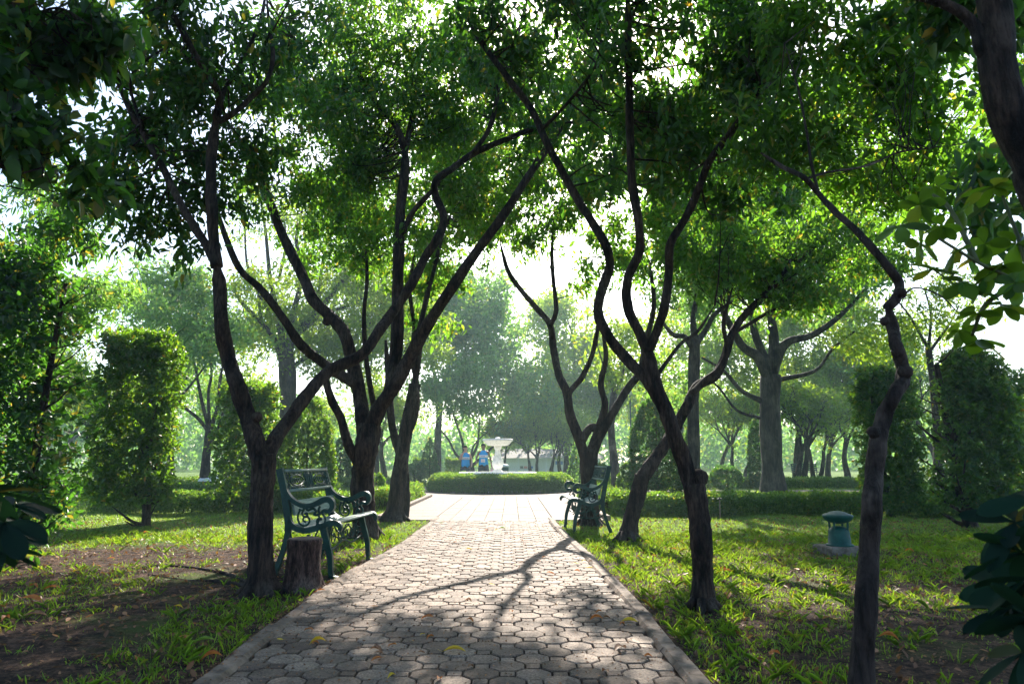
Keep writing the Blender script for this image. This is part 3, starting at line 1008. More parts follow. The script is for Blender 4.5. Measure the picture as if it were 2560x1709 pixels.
# near tree whose trunk leaves the frame at the top right corner
def near_trunk():
    rng = random.Random(21)
    d = 1.9
    b0 = Vector((at(2400, 700, d).x + 0.35, d, 0))
    root = empty('tree', b0)
    mb = MB()
    P = [b0 + Vector((0, 0, -.1)), b0 + Vector((.02, 0, .5)), b0 + Vector((0.0, 0, 1.0))]
    for (x, y) in [(2420, 480), (2375, 370), (2320, 270), (2290, 170), (2285, 60), (2280, -60), (2300, -300)]:
        P.append(at(x, y, d))
    R = [0.10, 0.085, 0.075, 0.066, 0.060, 0.055, 0.050, 0.047, 0.044, 0.04]
    s = spline([(*p, r) for p, r in zip(P, R)], 5)
    mb.tube([Vector(q[:3]) for q in s], [q[3] for q in s], 14, lump=0.05, rng=rng)
    s = spline([tuple(at(2285, 150, d)), tuple(at(2250, 110, d)), tuple(at(2235, 60, d)), tuple(at(2180, 15, d)), tuple(at(2060, -15, d)), tuple(at(1850, -10, d))], 4)
    mb.tube([Vector(q) for q in s], [0.022 - 0.0006 * i for i in range(len(s))], 8, lump=0.05, rng=rng)
    mb.v = [(v[0] - b0.x, v[1] - b0.y, v[2]) for v in mb.v]
    mb.build('trunk', M['bark'], root, smooth=True)
    rs = np.random.default_rng(21)
    bl = [blob(2200, -10, 120, 60, 2.6, .4), blob(2330, 420, 60, 110, 2.6, .3), blob(2280, 60, 60, 120, 2.9, .3), blob(2080, 30, 110, 60, 3.0, .4)]
    cl = crown_clumps(bl, rs, 9)
    pos, dirs, nrm, ll, ww = clump_leaves(cl, rs, 20, .15, .075, .032)
    leaf_obj('crown', pos - np.array(b0), dirs, nrm, ll, ww, M['leaf_dark'], root, rs, droop=.2)
    tag(root, 'out-of-focus leaning trunk with dark leaves crossing the top right corner', 'tree')


near_trunk()

# near tree on the left: only its dark overhanging crown is in view
def near_left_crown():
    rng = random.Random(22)
    rs = np.random.default_rng(22)
    d = 3.4
    b0 = Vector((-3.9, 3.0, 0))
    root = empty('tree', b0)
    mb = MB()
    s = spline([(-3.9, 3.0, -.1, .13), (-3.85, 3.0, 1.0, .11), (-3.7, 3.1, 2.2, .09), (-3.2, 3.3, 3.0, .06), (-2.6, 3.4, 3.5, .03)], 5)
    samples = [(Vector(q[:3]), q[3]) for q in s]
    mb.tube([Vector(q[:3]) for q in s], [q[3] for q in s], 12, lump=.05, rng=rng)
    for tgt in ((60, 60), (150, 240), (40, 400), (210, 60), (120, 430)):
        e = at(*tgt, d)
        st = samples[rng.randrange(9, len(samples) - 2)]
        mid = (st[0] + e) / 2 + Vector((0, 0, .1))
        q = [Vector(a) for a in spline([tuple(st[0]), tuple(mid), tuple(e)], 5)]
        mb.tube(q, [st[1] * .5 * (1 - .07 * i) for i in range(len(q))], 7)
        samples += [(p, .02) for p in q]
    bl = [blob(70, 60, 160, 110, d, .5, 1.3), blob(40, 230, 90, 110, d, .4, .8), blob(90, 380, 110, 80, d + .2, .4), blob(20, 330, 70, 90, d, .4, 1.2), blob(215, 70, 70, 90, d + .3, .4), blob(180, 420, 60, 45, d + .2, .3, .7)]
    cl = crown_clumps(bl, rs, 8)
    for c in cl[rs.random(len(cl)) < .4]:
        twig_to(mb, rng, samples, c, .006)
    mb.v = [(v[0] - b0.x, v[1] - b0.y, v[2]) for v in mb.v]
    mb.build('trunk', M['bark'], root, smooth=True)
    pos, dirs, nrm, ll, ww = clump_leaves(cl, rs, 20, .15, .085, .045)
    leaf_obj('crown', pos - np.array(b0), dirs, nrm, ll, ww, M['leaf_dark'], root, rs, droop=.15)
    tag(root, 'near tree with almost black overhanging leaves filling the top left corner', 'tree')


near_left_crown()


# broad-leaved shrubs close to the lens
def broad_leaf(name, label, stems, whorls, foot, seed, L=0.12, W=0.06, mat='leaf_big'):
    rng = random.Random(seed)
    rs = np.random.default_rng(seed)
    b0 = Vector(foot)
    root = empty(name, b0)
    mb = MB()
    for st in stems:
        s = spline([tuple(p) for p in st], 5)
        n = len(s)
        mb.tube([Vector(q) - b0 for q in s], [0.009 * (1 - .6 * i / n) for i in range(n)], 6)
    mb.build('stem', M['stem'], root, smooth=True)
    V, Fq, var = [], [], []
    for (c, k, scale) in whorls:
        c = Vector(c) - b0
        ax = Vector((rng.uniform(-.5, .5), rng.uniform(-.5, .5), rng.uniform(.2, 1))).normalized()
        ox = ax.orthogonal().normalized()
        oy = ax.cross(ox)
        for i in range(k):
            a = i * 2.4 + rng.uniform(-.3, .3)
            el = rng.uniform(-.5, .5)
            d = (ox * math.cos(a) + oy * math.sin(a)) * math.cos(el) + ax * math.sin(el)
            d = (d + Vector((0, 0, -.25))).normalized()
            side = d.cross(ax).normalized()
            nn = side.cross(d)
            LL = L * scale * rng.uniform(.7, 1.15)
            WW = W * scale * rng.uniform(.85, 1.1)
            prof = [(0, .03), (.12, .25), (.3, .72), (.5, .98), (.7, 1.0), (.86, .78), (.96, .35), (1.0, .03)]
            base = len(V)
            v = rng.random() * .95
            for t, wv in prof:
                p = c + d * (LL * t) + Vector((0, 0, -.12 * LL * t * t))
                for q in (-1, 0, 1):
                    V.append(tuple(p + side * (q * WW * .5 * wv) + nn * (abs(q) * WW * .12)))
                    var.append(v)
            for j in range(len(prof) - 1):
                o = base + j * 3
                Fq += [(o, o + 1, o + 4, o + 3), (o + 1, o + 2, o + 5, o + 4)]
    o = raw_mesh('foliage', np.array(V), np.array(Fq), M[mat], root, np.array(var))
    o.data.polygons.foreach_set('use_smooth', [True] * len(o.data.polygons))
    tag(root, label, 'shrub')


rg = random.Random(31)
wh = []
for (x, y, d) in [(2060, 520, 1.9), (2110, 470, 2.0), (2150, 430, 2.1), (2110, 560, 1.9), (2160, 520, 1.9), (2210, 480, 2.0), (2190, 580, 1.9), (2140, 620, 1.95), (2210, 650, 1.9), (2260, 560, 2.0), (2260, 640, 1.9), (2240, 720, 1.9), (2300, 610, 1.9), (2300, 700, 1.9), (2250, 780, 1.95), (2330, 560, 2.0), (2320, 480, 2.1), (2200, 760, 1.95), (2330, 650, 1.8), (2280, 430, 2.1)]:
    wh.append((at(x, y, d), rg.randint(5, 8), rg.uniform(.55, .85)))
ftr = (1.75, 1.95, 0)
broad_leaf('magnolia_shrub', 'large-leaved shrub with lit oval leaves hanging in at the right edge, halfway up', [
    [(1.75, 1.95, -.05), (1.7, 1.95, .6), at(2400, 760, 1.95), at(2330, 650, 1.9), at(2240, 600, 1.9), at(2110, 520, 1.95)],
    [at(2330, 650, 1.9), at(2260, 700, 1.9), at(2230, 770, 1.95)], [at(2240, 600, 1.9), at(2180, 480, 2.0), at(2130, 440, 2.05)],
    [at(2400, 760, 1.95), at(2340, 560, 2.0), at(2300, 450, 2.1)]], wh, ftr, 31, .105, .06)
wh = [(at(x, y, d), rg.randint(6, 9), rg.uniform(.8, 1.2)) for (x, y, d) in [(2330, 1200, 1.5), (2360, 1330, 1.45), (2320, 1400, 1.5), (2350, 1500, 1.4), (2370, 1150, 1.5), (2345, 1270, 1.5), (2300, 1350, 1.6), (2370, 1420, 1.4)]]
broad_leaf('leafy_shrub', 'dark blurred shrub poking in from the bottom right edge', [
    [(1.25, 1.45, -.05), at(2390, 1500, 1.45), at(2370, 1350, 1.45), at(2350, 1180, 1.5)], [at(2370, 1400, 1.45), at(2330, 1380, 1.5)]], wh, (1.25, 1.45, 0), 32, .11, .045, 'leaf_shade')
wh = [(at(x, y, d), rg.randint(6, 9), rg.uniform(.8, 1.2)) for (x, y, d) in [(-10, 1130, 1.6), (10, 1200, 1.6), (-20, 1260, 1.6), (30, 1160, 1.7)]]
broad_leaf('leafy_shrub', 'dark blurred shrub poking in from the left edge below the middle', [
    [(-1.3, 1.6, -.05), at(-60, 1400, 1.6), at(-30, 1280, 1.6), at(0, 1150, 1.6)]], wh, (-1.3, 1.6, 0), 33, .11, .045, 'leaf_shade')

# ------------------------------------------------------------------ the larger trees in the middle distance
traced_tree('massive straight-trunked tree standing on the far lawn behind the low right hedge', (1775, 1133), [
    ([(1775, 1133), (1772, 1080), (1768, 1000), (1766, 930), (1768, 860)], 23.2, 23.2, 58, 52, True),
    ([(1768, 880), (1740, 820), (1700, 790), (1650, 700), (1600, 640)], 23.2, 22, 36, 8),
    ([(1768, 870), (1800, 790), (1860, 770), (1920, 730), (1990, 660)], 23.2, 23, 30, 8),
    ([(1768, 870), (1775, 790), (1770, 700), (1790, 600), (1800, 500)], 23.2, 24, 34, 10),
    ([(1748, 920), (1700, 895), (1660, 850), (1610, 820)], 23.2, 22, 16, 6),
    ([(1750, 960), (1690, 940), (1640, 880), (1570, 850)], 23.2, 22.5, 9, 4),
    ([(1768, 850), (1730, 760), (1720, 660), (1690, 560)], 23.2, 23, 26, 8),
    ([(1790, 870), (1870, 850), (1910, 800), (1960, 760)], 23.2, 22.5, 14, 5),
], [
    (1700, 560, 150, 110, 23, 2.6), (1830, 560, 140, 110, 24, 2.6), (1900, 680, 120, 60, 23, 2, .6), (1640, 690, 100, 60, 22.5, 2, .6), (1760, 430, 160, 100, 24, 2.6), (1950, 560, 90, 90, 23.5, 2, .8),
], 41, mat='bark_far', leaf='leaf_mid', L=.20, W=.09, spread=.5, dens=1.6, per=20, twigs=.1, simple=True)

traced_tree('upright narrow trunk with stubby lopped limbs left of the massive trunk', (1590, 1150), [
    ([(1590, 1150), (1592, 1050), (1590, 940), (1592, 850), (1594, 770)], 17.5, 17.5, 34, 30, True),
    ([(1592, 800), (1570, 772), (1545, 768), (1520, 740)], 17.5, 17, 20, 9),
    ([(1594, 790), (1620, 755), (1640, 720), (1680, 690)], 17.5, 17.5, 20, 8),
    ([(1594, 780), (1590, 730), (1600, 660), (1590, 590)], 17.5, 18, 20, 8),
], [
    (1560, 640, 90, 70, 17.5, 1.4, .8), (1650, 620, 90, 80, 18, 1.4), (1540, 880, 60, 80, 18.5, .8, .55), (1600, 520, 90, 80, 18, 1.2, .8)
], 42, mat='bark_far', leaf='leaf_mid', L=.14, W=.06, spread=.35, dens=2.4, simple=True)

traced_tree('spreading tree with a forest of fine upright twigs behind the left trunks', tuple(Vector((at(655, 1090, 31).x, 31, 0))), [
    ([(655, 1112), (656, 1040), (660, 950), (660, 870), (655, 800)], 31.0, 31.0, 44, 44, True),
    ([(655, 840), (630, 780), (600, 740), (560, 700), (530, 660)], 31.0, 30.5, 20, 7),
    ([(655, 820), (690, 750), (740, 700), (790, 640), (850, 590)], 31.0, 31.5, 26, 8),
    ([(655, 820), (640, 740), (620, 640), (610, 540), (600, 470)], 31.0, 31.0, 22, 6),
    ([(660, 820), (670, 730), (690, 640), (680, 540), (700, 460)], 31.0, 31.0, 22, 6),
    ([(690, 760), (740, 720), (800, 700), (870, 660)], 31.2, 31.5, 14, 5),
    ([(660, 850), (720, 810), (790, 790), (850, 740)], 31.0, 32.0, 14, 5),
    ([(620, 720), (570, 620), (560, 520), (540, 440)], 31.0, 31.0, 10, 4), ([(730, 700), (740, 600), (760, 500), (750, 430)], 31.0, 31.0, 12, 4),
    ([(640, 640), (655, 560), (650, 480)], 31.0, 31.0, 9, 4), ([(790, 640), (800, 560), (830, 470)], 31.5, 31.5, 9, 3), ([(600, 740), (590, 660), (575, 590)], 31.0, 31.0, 9, 3),
    ([(690, 640), (720, 560), (720, 470)], 31.0, 31.0, 8, 3), ([(850, 590), (870, 500), (880, 430)], 31.5, 31.5, 7, 3),
], [
    (580, 700, 90, 90, 31.0, 1.8, .5), (700, 680, 110, 90, 31.0, 1.8, .6), (830, 640, 100, 90, 31.5, 1.8, .8), (620, 500, 110, 80, 31.0, 1.8, .4), (760, 520, 120, 90, 31.0, 1.8, .5), (850, 760, 90, 70, 31.5, 1.8, .7), (700, 780, 90, 60, 31.0, 1.8, .6), (940, 700, 60, 80, 32.0, 1.8, .6),
    (760, 830, 80, 50, 31.5, 1.4, .5), (540, 820, 40, 50, 31.0, 1.2, .4),
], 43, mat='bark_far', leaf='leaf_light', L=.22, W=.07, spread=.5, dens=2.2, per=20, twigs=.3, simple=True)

traced_tree('grey tree with open forked arms and a slanted board at its foot', (470, 1100), [
    ([(470, 1122), (472, 1060), (478, 1010), (480, 985)], 24, 24, 26, 20, True),
    ([(478, 990), (455, 960), (425, 935), (412, 915), (440, 880), (470, 840)], 24, 23.5, 10, 5),
    ([(480, 985), (465, 930), (455, 880), (440, 800)], 24, 24, 12, 5),
    ([(482, 985), (500, 930), (505, 870), (520, 800)], 24, 24, 13, 5),
    ([(478, 1030), (500, 980), (510, 950), (530, 900)], 24, 24, 9, 5),
    ([(480, 970), (478, 900), (485, 850), (470, 760)], 24, 24, 10, 4),
], [
    (420, 760, 80, 70, 24, 2, .6), (500, 780, 60, 70, 24, 2, .6), (380, 680, 80, 60, 25, 2, .6), (460, 660, 70, 50, 25, 2, .45),
], 44, mat='bark_far', leaf='leaf_mid', L=.18, W=.08, spread=.45, dens=2.0, simple=True)


traced_tree('feathery-leaved tree filling the left edge above the loose-grown shrub', (-60, 1215), [
    ([(-60, 1215), (-50, 1000), (-20, 850), (0, 750)], 11.0, 11.0, 46, 30, True),
    ([(0, 760), (60, 680), (140, 600), (220, 560)], 11, 11, 22, 6), ([(0, 750), (20, 640), (60, 540)], 11, 11, 20, 6), ([(-20, 860), (60, 820), (150, 760)], 11, 11.4, 14, 5),
], [
    (40, 560, 110, 90, 11), (150, 540, 100, 70, 11.2), (60, 680, 120, 90, 11), (190, 640, 80, 70, 11.4), (110, 460, 100, 60, 11), (130, 760, 90, 70, 11.5, None, .8), (220, 720, 50, 50, 11.6, None, .6), (20, 820, 90, 90, 11.2),
], 49, leaf='leaf_mid', L=.12, W=.035, dens=3.0)

traced_tree('fine-twigged yellow-lit tree behind the upper bend of the knobbly trunk', (2130, 1120), [
    ([(2150, 1128), (2150, 1000), (2140, 880), (2130, 800)], 21, 21, 24, 16, True),
    ([(2130, 800), (2090, 730), (2060, 690)], 21, 21, 9, 4), ([(2130, 810), (2180, 740), (2200, 700)], 21, 21, 9, 4), ([(2130, 800), (2135, 720), (2120, 660)], 21, 21, 9, 4),
], [
    (2100, 730, 80, 60, 21, 1.6, .6), (2180, 740, 70, 60, 21, 1.6, .5), (2050, 780, 60, 60, 21, 1.4, .6), (2120, 660, 60, 40, 21, 1.4, .5), (1990, 760, 60, 60, 22, 1.4, .6),
], 50, mat='bark_far', leaf='leaf_light', L=.15, W=.05, spread=.4, dens=2.0, simple=True)

traced_tree('round leafy multi-stemmed tree behind the two men at the fountain', tuple(Vector((at(1078, 1090, 42).x, 42, 0))), [
    ([(1078, 1112), (1080, 1075), (1070, 1055)], 42, 42, 20, 19, True),
    ([(1072, 1065), (1045, 1040), (1030, 1010), (1010, 985)], 42, 41.5, 9, 4), ([(1068, 1060), (1060, 1010), (1040, 950)], 42, 42, 10, 4),
    ([(1075, 1060), (1095, 1020), (1100, 960)], 42, 42, 9, 4), ([(1080, 1070), (1115, 1040), (1150, 1005), (1200, 975)], 42, 44, 9, 4), ([(1080, 1068), (1088, 1020), (1140, 970)], 42, 42, 7, 3),
], [
    (1060, 880, 80, 90, 42, 2.6), (1130, 850, 80, 100, 43.5, 2.6), (1010, 920, 50, 60, 41.5, 1.6), (1180, 900, 70, 70, 44, 2), (1090, 780, 80, 60, 44, 2.4), (1240, 930, 50, 40, 44, 1.6, .7),
], 45, mat='bark_far', leaf='leaf_mid', L=.26, W=.12, spread=.6, dens=.85, per=22, simple=True, twigs=.05)

traced_tree('wide tree with a tall airy grey-green crown left of the pale sky gap', (1000, 1095), [
    ([(1000, 1095), (1005, 1000), (1010, 900)], 46, 46, 22, 16, True), ([(1010, 900), (1050, 780), (1100, 700)], 46, 46, 12, 4), ([(1010, 900), (980, 800), (960, 700)], 46, 46, 12, 4),
], [
    (1080, 700, 75, 80, 47, 4), (1000, 760, 70, 70, 46, 4), (1130, 780, 60, 60, 47, 3.5), (1040, 640, 50, 45, 47, 3, .7), (1150, 690, 35, 45, 47, 3, .6),
], 46, mat='bark_far', leaf='leaf_mid', L=.34, W=.16, spread=.8, dens=.6, per=24, simple=True, twigs=0)

traced_tree('pale yellow-green tree between the sky gap and the tree behind the right bench', (1300, 1100), [
    ([(1300, 1100), (1302, 1000), (1305, 900)], 52, 52, 16, 12, True), ([(1305, 900), (1320, 800), (1290, 700)], 52, 52, 8, 3), ([(1305, 900), (1340, 780), (1350, 700)], 52, 52, 8, 3),
], [
    (1290, 760, 70, 100, 52, 4, .6), (1350, 820, 60, 90, 52, 4, .7), (1260, 700, 35, 50, 52, 3, .5), (1240, 900, 80, 60, 50, 4, .9), (1400, 900, 60, 60, 50, 3, .8), (1330, 930, 70, 50, 50, 3, .9),
], 47, mat='bark_far', leaf='leaf_light', L=.32, W=.14, spread=.8, dens=.9, per=24, simple=True, twigs=0)

traced_tree('lone straight dark trunk to the right of the tree behind the right bench', (1412, 1120), [
    ([(1415, 1118), (1408, 1050), (1402, 980), (1408, 900)], 26, 26, 24, 18, True), ([(1408, 910), (1430, 850), (1425, 780)], 26, 26, 9, 4), ([(1408, 900), (1385, 840), (1370, 790)], 26, 26, 8, 3),
], [
    (1430, 850, 60, 50, 26, 1.6, .7), (1400, 780, 60, 60, 26, 1.6, .6), (1490, 800, 60, 60, 27, 1.6, .5)
], 48, mat='bark_pale', leaf='leaf_light', L=.18, W=.08, spread=.4, dens=1.8, simple=True)


traced_tree('broad yellow-green tree filling the background behind the massive trunk', tuple(Vector((at(1830, 1090, 39).x, 39, 0))), [
    ([(1830, 1102), (1828, 1040), (1835, 980)], 39, 39, 18, 14, True), ([(1835, 985), (1780, 900), (1700, 840)], 39, 39, 8, 3), ([(1835, 985), (1880, 900), (1960, 840)], 39, 39, 8, 3), ([(1835, 985), (1840, 880), (1820, 780)], 39, 39, 9, 3),
], [
    (1600, 800, 80, 90, 40, 3, .8), (1700, 820, 80, 80, 39, 3), (1860, 800, 90, 80, 39, 3), (1960, 840, 80, 80, 39, 3), (1780, 720, 110, 70, 40, 3), (1930, 740, 90, 70, 40, 3, .8), (1620, 700, 70, 60, 40, 3, .7), (1560, 900, 60, 70, 42, 3, .8), (2030, 780, 60, 70, 40, 3, .7),
], 51, mat='bark_far', leaf='leaf_light', L=.26, W=.12, spread=.6, dens=.9, per=22, simple=True, twigs=.03)

traced_tree('loose yellow-green tree beyond the double-trunked tree and the pointed topiary', tuple(Vector((at(860, 1090, 34).x, 34, 0))), [
    ([(860, 1108), (862, 1030), (858, 950)], 34, 34, 20, 14, True), ([(858, 960), (800, 880), (760, 800)], 34, 34, 8, 3), ([(858, 955), (900, 860), (940, 780)], 34, 34, 8, 3), ([(858, 955), (850, 860), (860, 760)], 34, 34, 8, 3),
], [
    (760, 720, 90, 80, 34, 2.6, .7), (880, 700, 90, 80, 34, 2.6, .8), (960, 780, 70, 70, 34, 2.4, .8), (820, 820, 80, 60, 34, 2.4, .7), (660, 780, 80, 70, 36, 2.4, .6), (560, 740, 70, 70, 38, 2.4, .6), (560, 880, 50, 60, 38, 2, .7),
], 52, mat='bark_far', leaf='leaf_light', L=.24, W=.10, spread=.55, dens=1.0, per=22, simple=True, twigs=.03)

traced_tree('pale tree showing between the tall square shrub and the stump tree', tuple(Vector((at(390, 1090, 36).x, 36, 0))), [
    ([(390, 1106), (392, 1030), (388, 950)], 36, 36, 18, 13, True), ([(388, 960), (350, 860), (330, 780)], 36, 36, 8, 3), ([(388, 955), (430, 860), (440, 760)], 36, 36, 8, 3),
], [
    (350, 720, 80, 80, 36, 2.6, .7), (440, 740, 70, 80, 36, 2.6, .7), (270, 700, 70, 70, 36, 2.4, .7), (440, 900, 60, 60, 38, 2, .8), (390, 640, 80, 50, 36, 2, .5),
], 53, mat='bark_far', leaf='leaf_mid', L=.26, W=.10, spread=.55, dens=1.0, per=22, simple=True, twigs=.03)


# ------------------------------------------------------------------ background trees from a few models, each its own object
def make_bg(seed, h, r, spread, cbase, leaf, L, ncl, lean=0.0, name='tree', nstem=1):
    rng = random.Random(seed)
    rs = np.random.default_rng(seed)
    root = empty(name)
    mb = MB()
    tips = []

    def grow(p, d, ln, rad, depth):
        q = [p]
        dd = d.copy()
        for k in range(4):
            dd = (dd + Vector((rng.uniform(-.28, .28), rng.uniform(-.28, .28), rng.uniform(-.05, .16)))).normalized()
            q.append(q[-1] + dd * ln / 4)
        mb.tube(q, [rad * (1 - .11 * i) for i in range(5)], 7 if depth < 2 else 5, caps=False, lump=.06, rng=rng)
        tips.append(q[-1])
        if depth >= 2:
            tips.append(q[2])
        if depth < 4:
            for k in range(rng.choice((2, 3, 3)) if depth else rng.choice((3, 4))):
                a = rng.uniform(0, 6.28)
                tilt = rng.uniform(.35, .8) * spread
                nd = (dd + Vector((math.cos(a) * tilt, math.sin(a) * tilt, rng.uniform(-.1, .3)))).normalized()
                grow(q[-1] if rng.random() < .7 else q[3], nd, ln * rng.uniform(.62, .85), rad * rng.uniform(.48, .62), depth + 1)

    for s_ in range(nstem):
        a = rng.uniform(0, 6.28)
        off = Vector((math.cos(a), math.sin(a), 0)) * (0.2 if nstem > 1 else 0)
        dv = Vector((lean + off.x * 1.3, off.y * 1.3, 1)).normalized()
        mb.tube([off + Vector((0, 0, -.2)), off + Vector((0, 0, .15)), off + dv * .5], [r * 1.6, r * 1.2, r], 9, caps=False)
        grow(off + dv * .45, dv, cbase, r, 0)
    mb.build('trunk', M['bark_far'], root, smooth=True)
    T = np.array([tuple(t) for t in tips if t.z > cbase * .95])
    cl = T[rs.integers(0, len(T), ncl)] + rs.normal(size=(ncl, 3)) * np.array([.5, .5, .32]) * (h / 8)
    pos, dirs, nrm, ll, ww = clump_leaves(cl, rs, 22, .42 * (h / 8), L, L * .45)
    leaf_obj('crown', pos, dirs, nrm, ll, ww, M[leaf], root, rs, simple=True)
    print('bg', name, leaf, 'top', float(cl[:, 2].max()), 'leaves', len(pos))
    return root


def copy_tree(root, loc, rz=0, sc=1.0):
    r = root.copy()
    COL.objects.link(r)
    r.location = loc
    r.rotation_euler = (0, 0, rz)
    r.scale = (sc, sc, sc)
    for ch in list(root.children):
        c = ch.copy()
        COL.objects.link(c)
        c.parent = r
        for g in ch.children:
            d = g.copy()
            COL.objects.link(d)
            d.parent = c
    return r


BG = [make_bg(101, 8, .17, 1.0, 1.9, 'leaf_light', .20, 430, 0, nstem=2),
      make_bg(102, 9, .20, .9, 2.4, 'leaf_mid', .20, 420),
      make_bg(103, 7, .13, .9, 1.7, 'leaf_light', .18, 340, .1, nstem=2),
      make_bg(104, 10, .24, 1.0, 2.6, 'leaf_light', .22, 520)]
used = set()


def put_bg(k, x, d, label, rz, sc=1.0, py=1100):
    p = at(x, py, d)
    loc = (p.x, p.y, 0)
    if k in used:
        o = copy_tree(BG[k], loc, rz, sc)
    else:
        used.add(k)
        o = BG[k]
        o.location = loc
        o.rotation_euler = (0, 0, rz)
        o.scale = (sc, sc, sc)
    tag(o, label, 'tree')
    return o


bgs = [
    (0, 1160, 43, 'small forked tree seen just right of the fountain pedestal', 0.4, .62),
    (0, 1225, 42, 'leaning low-forked tree right of the fountain, second along from its pedestal', 2.0, .62),
    (2, 1262, 41, 'short tree with a long arm reaching right, above the right half of the round hedge', 1.1, .66),
    (3, 1285, 46, 'thick grey trunk above the right end of the round hedge', 3.3, .6),
    (2, 1320, 44, 'slim tree just left of the tree behind the right bench, far back', 5.0, .8),
    (1, 1655, 44, 'thin tree far back above the round clipped ball shrub', .7, .75),
    (2, 1700, 36, 'slim paired stems just left of the massive trunk, far back', 2.5, .85),
    (0, 1835, 33, 'leaning double-stemmed tree directly right of the massive trunk', 4.1, .85),
    (2, 1872, 36, 'dark slim tree in front of the distant green bench', .2, .9),
    (1, 1900, 40, 'slender trunk just right of the distant green bench', 1.7, .8),
    (3, 1945, 38, 'twisted tree right of the distant bench, left of the knobbly trunk', 2.9, .7),
    (1, 2160, 34, 'thin trunk seen through the tall clipped shrubs on the right', 3.9, .9),
    (0, 2290, 48, 'yellow-green tree beyond the rightmost clipped shrub', 5.2, 1.0),
    (1, 2380, 55, 'tree at the right edge under the pale sky', .9, 1.0),
    (3, 880, 44, 'hazy tree far behind the double-trunked tree', 1.9, .8),
    (0, 700, 52, 'hazy tree far behind the pointed shrub beside the left bench', 3.0, .95),
    (1, 560, 48, 'hazy tree between the square shrub and the stump tree, far back', 4.4, .9),
    (3, 330, 42, 'tree whose pale crown shows above the tall square clipped shrub', 5.6, .9),
    (2, 230, 38, 'small tree behind the left tall square shrub', .5, .9),
    (3, 60, 30, 'leafy tree rising behind the leftmost shrub', 1.3, .8),
    (1, 130, 50, 'distant tree seen between the left shrubs', 2.2, 1.0),
    (3, 2050, 50, 'broad tree whose bright crown shows under the knobbly trunk bend', 2.7, .9),
    (0, 1500, 50, 'hazy tree behind the bell-shaped clipped shrub right of the path', 3.7, .9),
    (1, 1560, 58, 'pale distant tree between the crossing trunks', .1, 1.0),
]
for k, x, d, lab, rz, sc in bgs:
    put_bg(k, x, d, lab, rz, sc)

# a far wood as one mass, 70-110 m away: trunks hidden in leaves
def far_woods():
    rs = np.random.default_rng(55)
    n = 900
    d = rs.uniform(72, 120, n)
    x = rs.uniform(-1.0, 1.0, n) * d * .85
    hgt = 6.0 + 2.2 * np.sin(x * .13) + 1.5 * np.sin(x * .37 + 2)
    gap = np.exp(-((x / d + 0.015) / .05) ** 2)
    hgt = hgt * (1 - .35 * gap)
    z = rs.random(n) ** .8 * hgt
    cl = np.stack([x, d, z + .5], 1)
    cl = np.repeat(cl, 8, 0) + rs.normal(size=(n * 8, 3)) * np.array([1.6, 1.6, 1.1])
    cl[:, 2] = np.maximum(cl[:, 2], .3)
    pos, dirs, nrm, ll, ww = clump_leaves(cl, rs, 16, 1.0, .62, .30)
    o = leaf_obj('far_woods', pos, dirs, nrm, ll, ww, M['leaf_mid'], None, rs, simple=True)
    tag(o, 'hazy band of distant woods closing off the park', 'woods', kind='stuff')


far_woods()

# ------------------------------------------------------------------ clipped shrubs
def surf_leaves(fn, n, rs, L, depth=.16, out=.03, per=16, clump=.075):
    """leaf sprays on and inside a clipped surface; fn(n) -> points, normals"""
    m = n // per
    p, nr = fn(m)
    m = len(p)
    hole = np.sin(p[:, 0] * 5.1 + p[:, 2] * 3.3) * np.sin(p[:, 1] * 4.7 - p[:, 2] * 4.1 + 1) + .6 * np.sin(p[:, 2] * 9.7 + p[:, 0] * 7.9) * np.cos(p[:, 1] * 8.3)
    keep = rs.random(m) < np.clip(.78 + .55 * hole, .12, 1)
    p, nr = p[keep], nr[keep]
    m = len(p)
    inw = rs.random(m) ** 1.3 * depth
    c = p - nr * inw[:, None] + nr * (np.abs(rs.normal(size=m)) * out)[:, None]
    ax = unit(nr * .6 + rs.normal(size=(m, 3)) * .9 + np.array([[0, 0, .2]]))
    idx = np.repeat(np.arange(m), per)
    N = len(idx)
    pos = c[idx] + ax[idx] * ((rs.random(N) - .5) * 2 * clump)[:, None] + rs.normal(size=(N, 3)) * clump * .4
    dirs = ax[idx] * .5 + nr[idx] * .2 + rs.normal(size=(N, 3)) * .9
    nrm = rs.normal(size=(N, 3)) + np.array([[0, 0, .5]])
    ll = L * (.55 + .9 * rs.random(N))
    return pos, dirs, nrm, ll


def fn_revolve(rs, h, prof, z0=0.0, lump=.06, lobes=5, ph=0.0):
    """prof(t) radius for t in 0..1 over the height, crown closed at t=1"""
    def f(n):
        t = rs.random(n)
        a = rs.random(n) * 2 * math.pi
        r = prof(t)
        keep = rs.random(n) < (r / r.max() * .85 + .15)
        t, a, r = t[keep], a[keep], r[keep]
        rr = r * (1 + lump * np.sin(a * lobes + ph + t * 7) + lump * .6 * np.sin(a * 9 + t * 17))
        e = 1e-3
        dr = (prof(np.clip(t + e, 0, 1)) - prof(np.clip(t - e, 0, 1))) / (2 * e * h)
        nr = unit(np.stack([np.cos(a), np.sin(a), -dr], 1))
        return np.stack([rr * np.cos(a), rr * np.sin(a), z0 + t * h], 1), nr
    return f


